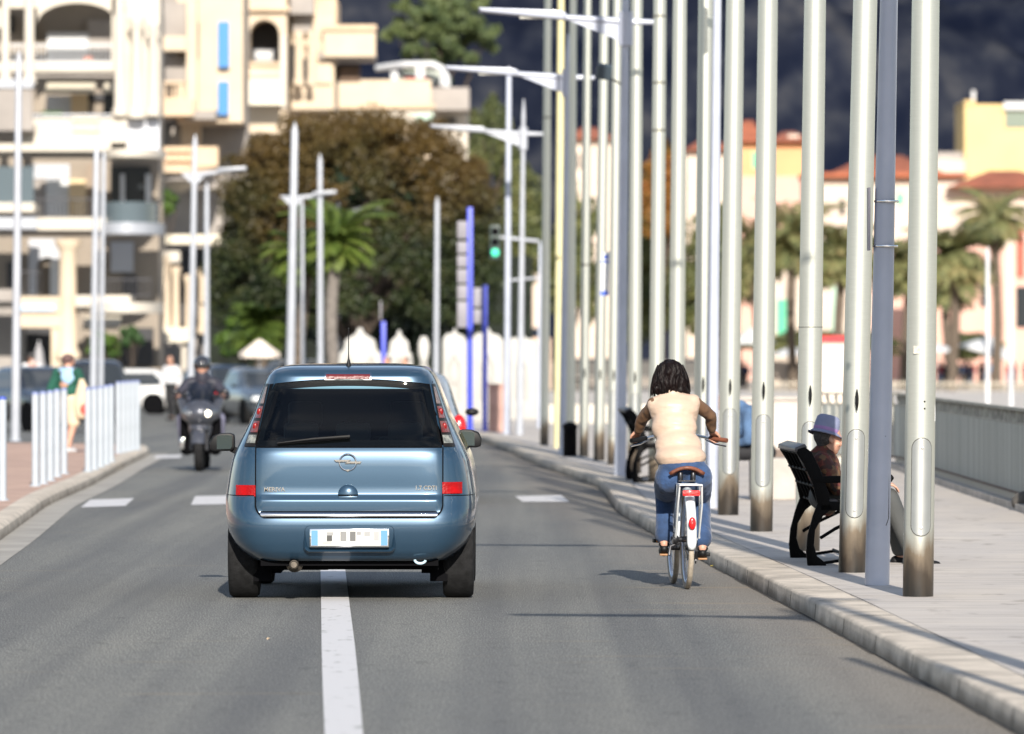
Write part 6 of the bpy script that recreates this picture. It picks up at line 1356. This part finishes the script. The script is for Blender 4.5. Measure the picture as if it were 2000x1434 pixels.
def tree(name, label, cat, px, d, crown_px, m, n, leaf, clumps=90, seed=1, z0=None, crad=.28, shell_=.4, trunk_r=.3, group=None, cut=-.7, flat=.5, core=None):
    """crown_px = (x0,y0,x1,y1)"""
    z0 = zg(d) if z0 is None else z0; s = F/d; b0 = at(px, d, z0); root = thing(name, label, cat, b0, group=group)
    x0,y0,x1,y1 = crown_px; cx_ = ((x0+x1)/2-CX)/s - b0.x; cz_ = CH - ((y0+y1)/2-HZ)/s - z0; rx, rz_ = (x1-x0)/2/s, (y1-y0)/2/s
    sh = 1/(1+crad*.75); P, Nn = crown_pts((cx_,0,cz_), (rx*sh, rx*sh*.8, rz_*sh), n, clumps, seed, shell_, crad, cut); leaves('crown', P, Nn, leaf, m, root, seed, flat=flat)
    rg = random.Random(seed); mb = MB(); top = Vector((cx_,0,cz_)); mb.tube([(0,0,0),(cx_*.3,0,cz_*.35),top], [trunk_r, trunk_r*.75, trunk_r*.3], 12)
    for k in range(9):
        a = rg.uniform(0,6.28); e = top + Vector((math.cos(a)*rx*.75, math.sin(a)*rx*.6, rg.uniform(-.3,.6)*rz_)); st_ = Vector((cx_*.3,0,cz_*.35)).lerp(top, rg.uniform(0,.7)); mb.tube([st_, st_.lerp(e,.5)+Vector((0,0,.2)), e], [trunk_r*.35, trunk_r*.22, .03], 7)
    mb.build('trunk', BARK, root)
    return root
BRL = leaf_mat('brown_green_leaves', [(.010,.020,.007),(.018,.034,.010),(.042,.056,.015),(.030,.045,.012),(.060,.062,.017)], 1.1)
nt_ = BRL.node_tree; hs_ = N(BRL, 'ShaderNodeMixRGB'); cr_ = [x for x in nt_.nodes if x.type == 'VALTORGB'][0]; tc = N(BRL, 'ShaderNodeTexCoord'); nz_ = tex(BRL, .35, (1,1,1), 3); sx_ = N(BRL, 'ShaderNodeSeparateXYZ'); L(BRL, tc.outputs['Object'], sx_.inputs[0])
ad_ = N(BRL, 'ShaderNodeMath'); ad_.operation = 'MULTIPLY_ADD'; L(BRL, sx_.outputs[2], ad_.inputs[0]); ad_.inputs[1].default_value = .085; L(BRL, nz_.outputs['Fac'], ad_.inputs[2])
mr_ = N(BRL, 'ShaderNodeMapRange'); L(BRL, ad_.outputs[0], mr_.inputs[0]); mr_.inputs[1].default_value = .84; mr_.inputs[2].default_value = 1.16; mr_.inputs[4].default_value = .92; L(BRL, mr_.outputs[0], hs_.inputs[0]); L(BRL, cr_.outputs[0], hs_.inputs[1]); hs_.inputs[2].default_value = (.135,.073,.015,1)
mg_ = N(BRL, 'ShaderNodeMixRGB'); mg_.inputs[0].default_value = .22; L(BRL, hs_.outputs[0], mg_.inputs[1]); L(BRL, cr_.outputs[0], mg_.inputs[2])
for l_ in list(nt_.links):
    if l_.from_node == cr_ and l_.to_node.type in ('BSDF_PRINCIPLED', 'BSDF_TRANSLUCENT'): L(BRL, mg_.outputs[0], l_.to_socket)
DGL = leaf_mat('shade_dark_green_leaves', [(.006,.012,.006),(.015,.03,.012),(.03,.05,.018)], .7, .1); GL = leaf_mat('green_leaves', [(.03,.07,.015),(.08,.15,.025),(.15,.24,.04)], .8); OL = leaf_mat('olive_leaves', [(.05,.07,.03),(.12,.14,.05),(.20,.20,.07)], .5); PNL = leaf_mat('pine_needles', [(.05,.08,.035),(.12,.16,.06),(.20,.24,.09)], .4); ORL = leaf_mat('orange_leaves', [(.25,.09,.02),(.35,.15,.03),(.15,.12,.03)], .6)
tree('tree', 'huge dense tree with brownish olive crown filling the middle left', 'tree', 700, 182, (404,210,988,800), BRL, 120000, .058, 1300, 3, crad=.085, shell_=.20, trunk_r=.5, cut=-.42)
tree('tree', 'dark green tree in deep shade under the big brownish crown', 'tree', 690, 190, (425,245,975,780), DGL, 42000, .16, 300, 5, crad=.22, shell_=.7, trunk_r=.4)  # added to fill the dark gap; deep shade is in the leaf colour
mb = MB(); s = F/243; mb.box((408-CX)/s, 243, -.5, (1040-CX)/s, 245, CH+(HZ-500)/s); bo = mb.build('shade_backing_wall', mat('shade_black_green', (.008,.012,.007), .95, var=.5, vscale=2), smooth=False); tag(bo, 'added near black wall standing for the deep shade behind the big tree', 'wall')  # added backing wall; its near-black colour stands for the shade under the crown
tree('pine_tree', 'loose light green pine rising behind the terrace house', 'tree', 850, 345, (735,-70,985,175), PNL, 20000, .15, 170, 8, crad=.12, shell_=.9, trunk_r=.25, cut=-1)
tree('tree', 'dark olive tree right of the terrace house', 'tree', 935, 330, (905,150,1010,420), OL, 9000, .16, 60, 9, crad=.3, shell_=.8)
tree('tree', 'olive tree behind the farthest promenade lamps', 'tree', 1020, 340, (960,260,1075,660), OL, 12000, .17, 80, 10, crad=.28, shell_=.8)
tree('tree', 'grey green tree above the hedge left of the cyclist', 'tree', 1110, 380, (1050,330,1190,720), OL, 12000, .18, 80, 11, crad=.28, shell_=.8)
tree('tree', 'orange tinged autumn tree seen between flagpoles', 'tree', 1290, 390, (1235,240,1350,560), ORL, 9000, .16, 70, 12, crad=.28, shell_=.9)
tree('tree', 'olive green tree behind the cyclist head', 'tree', 1280, 400, (1200,380,1370,740), OL, 14000, .18, 90, 13, crad=.28, shell_=.8)
tree('tree', 'grey green tree behind the lamp post right of the cyclist', 'tree', 1400, 400, (1330,330,1460,740), OL, 12000, .18, 80, 14, crad=.28, shell_=.8)
tree('shrub', 'bright green shrub hanging over the town house wall', 'shrub', 318, 238, (284,355,352,455), GL, 3500, .10, 30, 15, crad=.35, shell_=.8, trunk_r=.05)
tree('bush', 'leafy green bush left of the open parasol', 'bush', 470, 178, (410,600,548,730), GL, 9000, .08, 50, 16, crad=.3, shell_=.9, trunk_r=.06)
tree('potted_tree', 'small round green tree before the apartments', 'tree', 205, 210, (165,640,240,712), GL, 2500, .08, 25, 17, crad=.35, trunk_r=.05)
tree('potted_tree', 'small clipped green tree right of the close pair of posts', 'tree', 260, 212, (232,630,282,690), leaf_mat('mid_green_leaves', [(.02,.06,.02),(.05,.11,.035),(.08,.16,.05)], .8), 2200, .08, 22, 18, crad=.35, trunk_r=.05)
tree('hedge', 'long green hedge behind the beach crowd', 'hedge', 1860, 440, (1820,640,1990,720), OL, 5000, .2, 50, 19, z0=SZ, crad=.3, shell_=.9, trunk_r=.05)
tree('hedge', 'dark green hedge behind the bench flagpoles and beach parasols', 'hedge', 1620, 445, (1430,640,1800,705), OL, 9000, .2, 110, 29, z0=SZ, crad=.16, shell_=.9, trunk_r=.05)
# palms
PF1 = leaf_mat('palm_fronds', [(.10,.13,.06),(.19,.21,.09),(.30,.30,.13),(.34,.27,.13)], .5, .35); PF2 = leaf_mat('bright_palm_fronds', [(.06,.10,.02),(.12,.18,.03),(.22,.27,.06)], .5, .35)
def palm(name, label, px, d, ytop, ycrown, hw, m, z0=None, seed=1, tr=.2, n=42, dead=True, group='palm trees', leafw=.05, tm=TRUNK):
    z0 = zg(d) if z0 is None else z0; s = F/d; root = thing(name, label, 'palm tree', at(px, d, z0), group=group); H = CH-(ycrown-HZ)/s-z0; Lf = hw/s; rg = random.Random(seed)
    mb = MB(); pts = [Vector((.12*math.sin(k*.6+seed), 0, H*k/8)) for k in range(9)]; pts = [p*1.0 for p in pts]; pts[-1].x *= .5
    mb.tube(pts, [tr*(1.35 if k == 0 else 1 + (.35 if k == 8 else .05*(k % 2))) for k in range(9)], 12); mb.build('trunk', tm, root); C0 = pts[-1]
    up = (CH-(ytop-HZ)/s-z0) - H; mb = MB(); V = []; Fc = []
    for k in range(n):
        a = rg.uniform(0, 6.283); e = rg.uniform(-.5, 1.45); l = Lf * rg.uniform(.8, 1.1) if e < 1.0 else max(up, Lf*.7) * rg.uniform(.85, 1.05)
        if e < -.1: l *= .75
        dx, dy = math.cos(a), math.sin(a); p = C0.copy(); el = e; prev = p; m_ = 14; seg = l/m_
        for i in range(m_):
            dirv = Vector((dx*math.cos(el), dy*math.cos(el), math.sin(el))); q = p + dirv*seg; el -= (1.5/m_) * (1.0 if e > .3 else .7)
            side = dirv.cross(Vector((0,0,1))); side = side.normalized() if side.length > .01 else Vector((1,0,0)); t = i/m_; w = Lf*.26*math.sin(min(1, t+.12)*math.pi*.9)**.6 + .03
            o = len(mb.v)
            for sd in (-1, 1):
                for h_ in (0, .5):
                    b_ = p.lerp(q, h_); tip = b_ + side*sd*w + dirv*w*.55 + Vector((0,0,-w*.35)); mb.add([b_, b_.lerp(tip,.5) + dirv*leafw, tip, b_.lerp(tip,.5) - dirv*leafw*.6], [(0,1,2,3)])
            p = q
    mb.build('crown', m, root, smooth=False)
    return root
palm('palm_tree', 'bright green palm in front of the big brownish tree', 655, 170, 318, 475, 92, PF2, seed=2, tr=.16, n=46, tm=mat('pale_palm_trunk', (.17,.15,.135), .9, var=.2, vscale=6))
palm('palm_tree', 'lower yellow green palm behind the thick pale post', 592, 172, 400, 500, 95, PF2, seed=3, tr=.15, n=40, tm=TRUNK)
palm('palm_bush', 'broad fan palm bush above the open parasol', 505, 174, 552, 640, 82, PF2, seed=4, tr=.16, n=70)
for i, (px, d, yt, yc, hw, lab) in enumerate([(1480,410,340,480,85,'palm left of the bench flagpoles under the apricot house'),(1548,400,318,470,80,'palm between the two flagpoles behind the bench'),(1640,390,385,500,85,'palm just left of the flagpole hiding the seated man'),(1770,400,400,520,80,'palm hidden half behind the nearest flagpole'),(1862,385,378,500,88,'leaning palm right of the nearest flagpole'),(1945,395,318,425,75,'tallest palm in front of the yellow building'),(1850,430,470,560,60,'low palm behind the beach, right of the nearest flagpole'),(1440,430,430,540,70,'palm behind the lamp post right of the cyclist')]):
    palm('palm_tree', lab, px, d, yt, yc, hw*1.3, PF1, SZ, 20+i, .28, 52, group='date palms by the beach', leafw=.10)
# ================================================================ beach crowd
CT = [mat('crowd_navy', (.02,.02,.05), .8), mat('crowd_white', (.75,.75,.75), .8), mat('crowd_red', (.30,.03,.03), .8), mat('crowd_black', (.012,.012,.015), .8), mat('crowd_blue', (.18,.28,.45), .8)]
nm = ['navy','white','dark red','black','light blue']; pro = []
for i in range(5):
    pro.append(walker(f'person in {nm[i]} standing in the beach crowd', at(1840+i*25, 440, SZ), R(40*i), 1.7, CT[i], [DTR, BEI, DJK, DTR, BEI][i], vox=.03, group=f'beach crowd in {nm[i]}'))
cr = random.Random(11)
for k in range(44):
    o = copy_tree(pro[cr.choice([0,0,1,2,3,3,4])]); x = cr.uniform(1835, 2005) if k < 34 else cr.uniform(1435, 1660); dd = cr.uniform(410, 470); o.location = at(x, dd, SZ); o.rotation_euler = (0,0,cr.uniform(0,6.28))
fc = thing('picket_fence', 'low pale picket fence before the beach crowd', 'fence', at(1850, 330, SZ)); mb = MB(); s = F/330
for k in range(60): xx = -9 + k*.35; mb.box(xx, 0, 0, xx+.07, .04, .95)
mb.box(-9,.04,.3,12,.07,.36); mb.box(-9,.04,.75,12,.07,.81); mb.build('pickets', mat('pale_pickets', (.55,.50,.42), .85), fc)
pw = thing('low_wall', 'white low sea wall between the fence and the beach crowd', 'wall', at(1800, 150, SZ)); mb = MB(); mb.box(-9,0,0,1.0,.3,1.28); mb.build('wall', WHITEB, pw)
# ================================================================ mountain
MM = mat('shade_blue_mountain_rock', (.02,.025,.05), .95)  # shade and blue air on the slope are put into the rock colour
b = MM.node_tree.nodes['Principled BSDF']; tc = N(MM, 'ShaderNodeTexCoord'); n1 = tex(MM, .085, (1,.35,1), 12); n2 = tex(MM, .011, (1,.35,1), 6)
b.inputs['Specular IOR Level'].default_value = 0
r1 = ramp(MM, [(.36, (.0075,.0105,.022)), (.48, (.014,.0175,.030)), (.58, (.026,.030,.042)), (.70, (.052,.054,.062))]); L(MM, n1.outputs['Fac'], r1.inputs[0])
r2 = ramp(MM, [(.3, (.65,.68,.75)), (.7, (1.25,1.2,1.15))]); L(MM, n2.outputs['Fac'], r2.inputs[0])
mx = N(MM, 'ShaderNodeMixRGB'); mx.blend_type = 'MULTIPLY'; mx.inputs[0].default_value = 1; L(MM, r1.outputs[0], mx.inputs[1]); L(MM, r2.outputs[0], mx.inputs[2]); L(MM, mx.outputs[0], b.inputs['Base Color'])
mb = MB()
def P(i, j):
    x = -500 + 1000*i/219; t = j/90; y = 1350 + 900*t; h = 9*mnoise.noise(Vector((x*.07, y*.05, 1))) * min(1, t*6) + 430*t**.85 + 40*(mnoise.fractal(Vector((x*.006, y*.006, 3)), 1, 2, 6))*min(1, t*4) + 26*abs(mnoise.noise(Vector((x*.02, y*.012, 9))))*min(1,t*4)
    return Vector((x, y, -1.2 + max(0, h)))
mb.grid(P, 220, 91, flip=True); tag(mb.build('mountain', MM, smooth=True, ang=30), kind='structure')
HM = mat('wooded_hill', (.035,.045,.03), .95, var=.4, vscale=.02)
mb = MB()
def P(i, j):
    x = -900 + 1800*i/90; t = j/12; y = -420 - 500*t; h = (70 + 26*math.sin(x*.006+1) + 22*mnoise.fractal(Vector((x*.008, 5, t)), 1, 2, 6)) * math.sin(min(1, t*1.2)*math.pi/2)
    return Vector((x, y, -1.2 + max(0, h)))
mb.grid(P, 91, 13); tag(mb.build('hills', HM, ang=30), kind='structure')
# ================================================================ camera, light
cam = bpy.data.cameras.new('camera'); co = bpy.data.objects.new('camera', cam); COL.objects.link(co); scene.camera = co
co.location = (0, 0, CH); co.rotation_euler = (R(90), 0, 0); cam.sensor_width = 36; cam.sensor_fit = 'HORIZONTAL'; cam.lens = 36*F/2000; cam.shift_y = -37/2000; cam.clip_end = 6000; cam.clip_start = 1
cam.dof.use_dof = True; cam.dof.focus_distance = 44.0; cam.dof.aperture_fstop = 3.7; cam.dof.aperture_blades = 0
EL, AZ = 25.0, math.atan2(.085, 1)      # light travels along (-.065, 1)
sun = bpy.data.lights.new('sun', 'SUN'); so = bpy.data.objects.new('sun', sun); COL.objects.link(so); sun.energy = 4.2; sun.angle = R(.53); sun.color = (1, .93, .82)
dv = Vector((-.085, 1, 0)).normalized() * math.cos(R(EL)) + Vector((0, 0, -math.sin(R(EL)))); so.rotation_euler = dv.to_track_quat('-Z', 'Y').to_euler()
w = bpy.data.worlds.new('World'); scene.world = w; w.use_nodes = True; nt = w.node_tree; bg = nt.nodes['Background']; sky = nt.nodes.new('ShaderNodeTexSky'); sky.sky_type = 'NISHITA'; sky.sun_disc = False; sky.sun_elevation = R(EL); sky.sun_rotation = math.pi - AZ; sky.dust_density = .6; sky.air_density = 1.0
tcw = nt.nodes.new('ShaderNodeTexCoord'); mpw = nt.nodes.new('ShaderNodeMapping'); mpw.inputs['Scale'].default_value = (1, 1, 3.2); nt.links.new(tcw.outputs['Generated'], mpw.inputs[0])
nzw = nt.nodes.new('ShaderNodeTexNoise'); nzw.inputs['Scale'].default_value = 3.2; nzw.inputs['Detail'].default_value = 7; nt.links.new(mpw.outputs[0], nzw.inputs['Vector'])
rw_ = nt.nodes.new('ShaderNodeMapRange'); rw_.inputs[1].default_value = .48; rw_.inputs[2].default_value = .66; rw_.inputs[4].default_value = .75; nt.links.new(nzw.outputs['Fac'], rw_.inputs[0])
mxw = nt.nodes.new('ShaderNodeMixRGB'); mxw.inputs[2].default_value = (7.5, 7.6, 7.9, 1); nt.links.new(rw_.outputs[0], mxw.inputs[0]); nt.links.new(sky.outputs[0], mxw.inputs[1])
nt.links.new(mxw.outputs[0], bg.inputs[0]); bg.inputs[1].default_value = 0.085
vs = scene.view_settings; vs.view_transform = 'Standard'; vs.look = 'None'; vs.gamma = 1; vs.exposure = 0.8; vs.use_curve_mapping = False
scene.cycles.max_bounces = 8; scene.cycles.diffuse_bounces = 3; scene.cycles.transparent_max_bounces = 12; scene.cycles.caustics_reflective = False; scene.cycles.caustics_refractive = False
scene.cycles.use_denoising = True
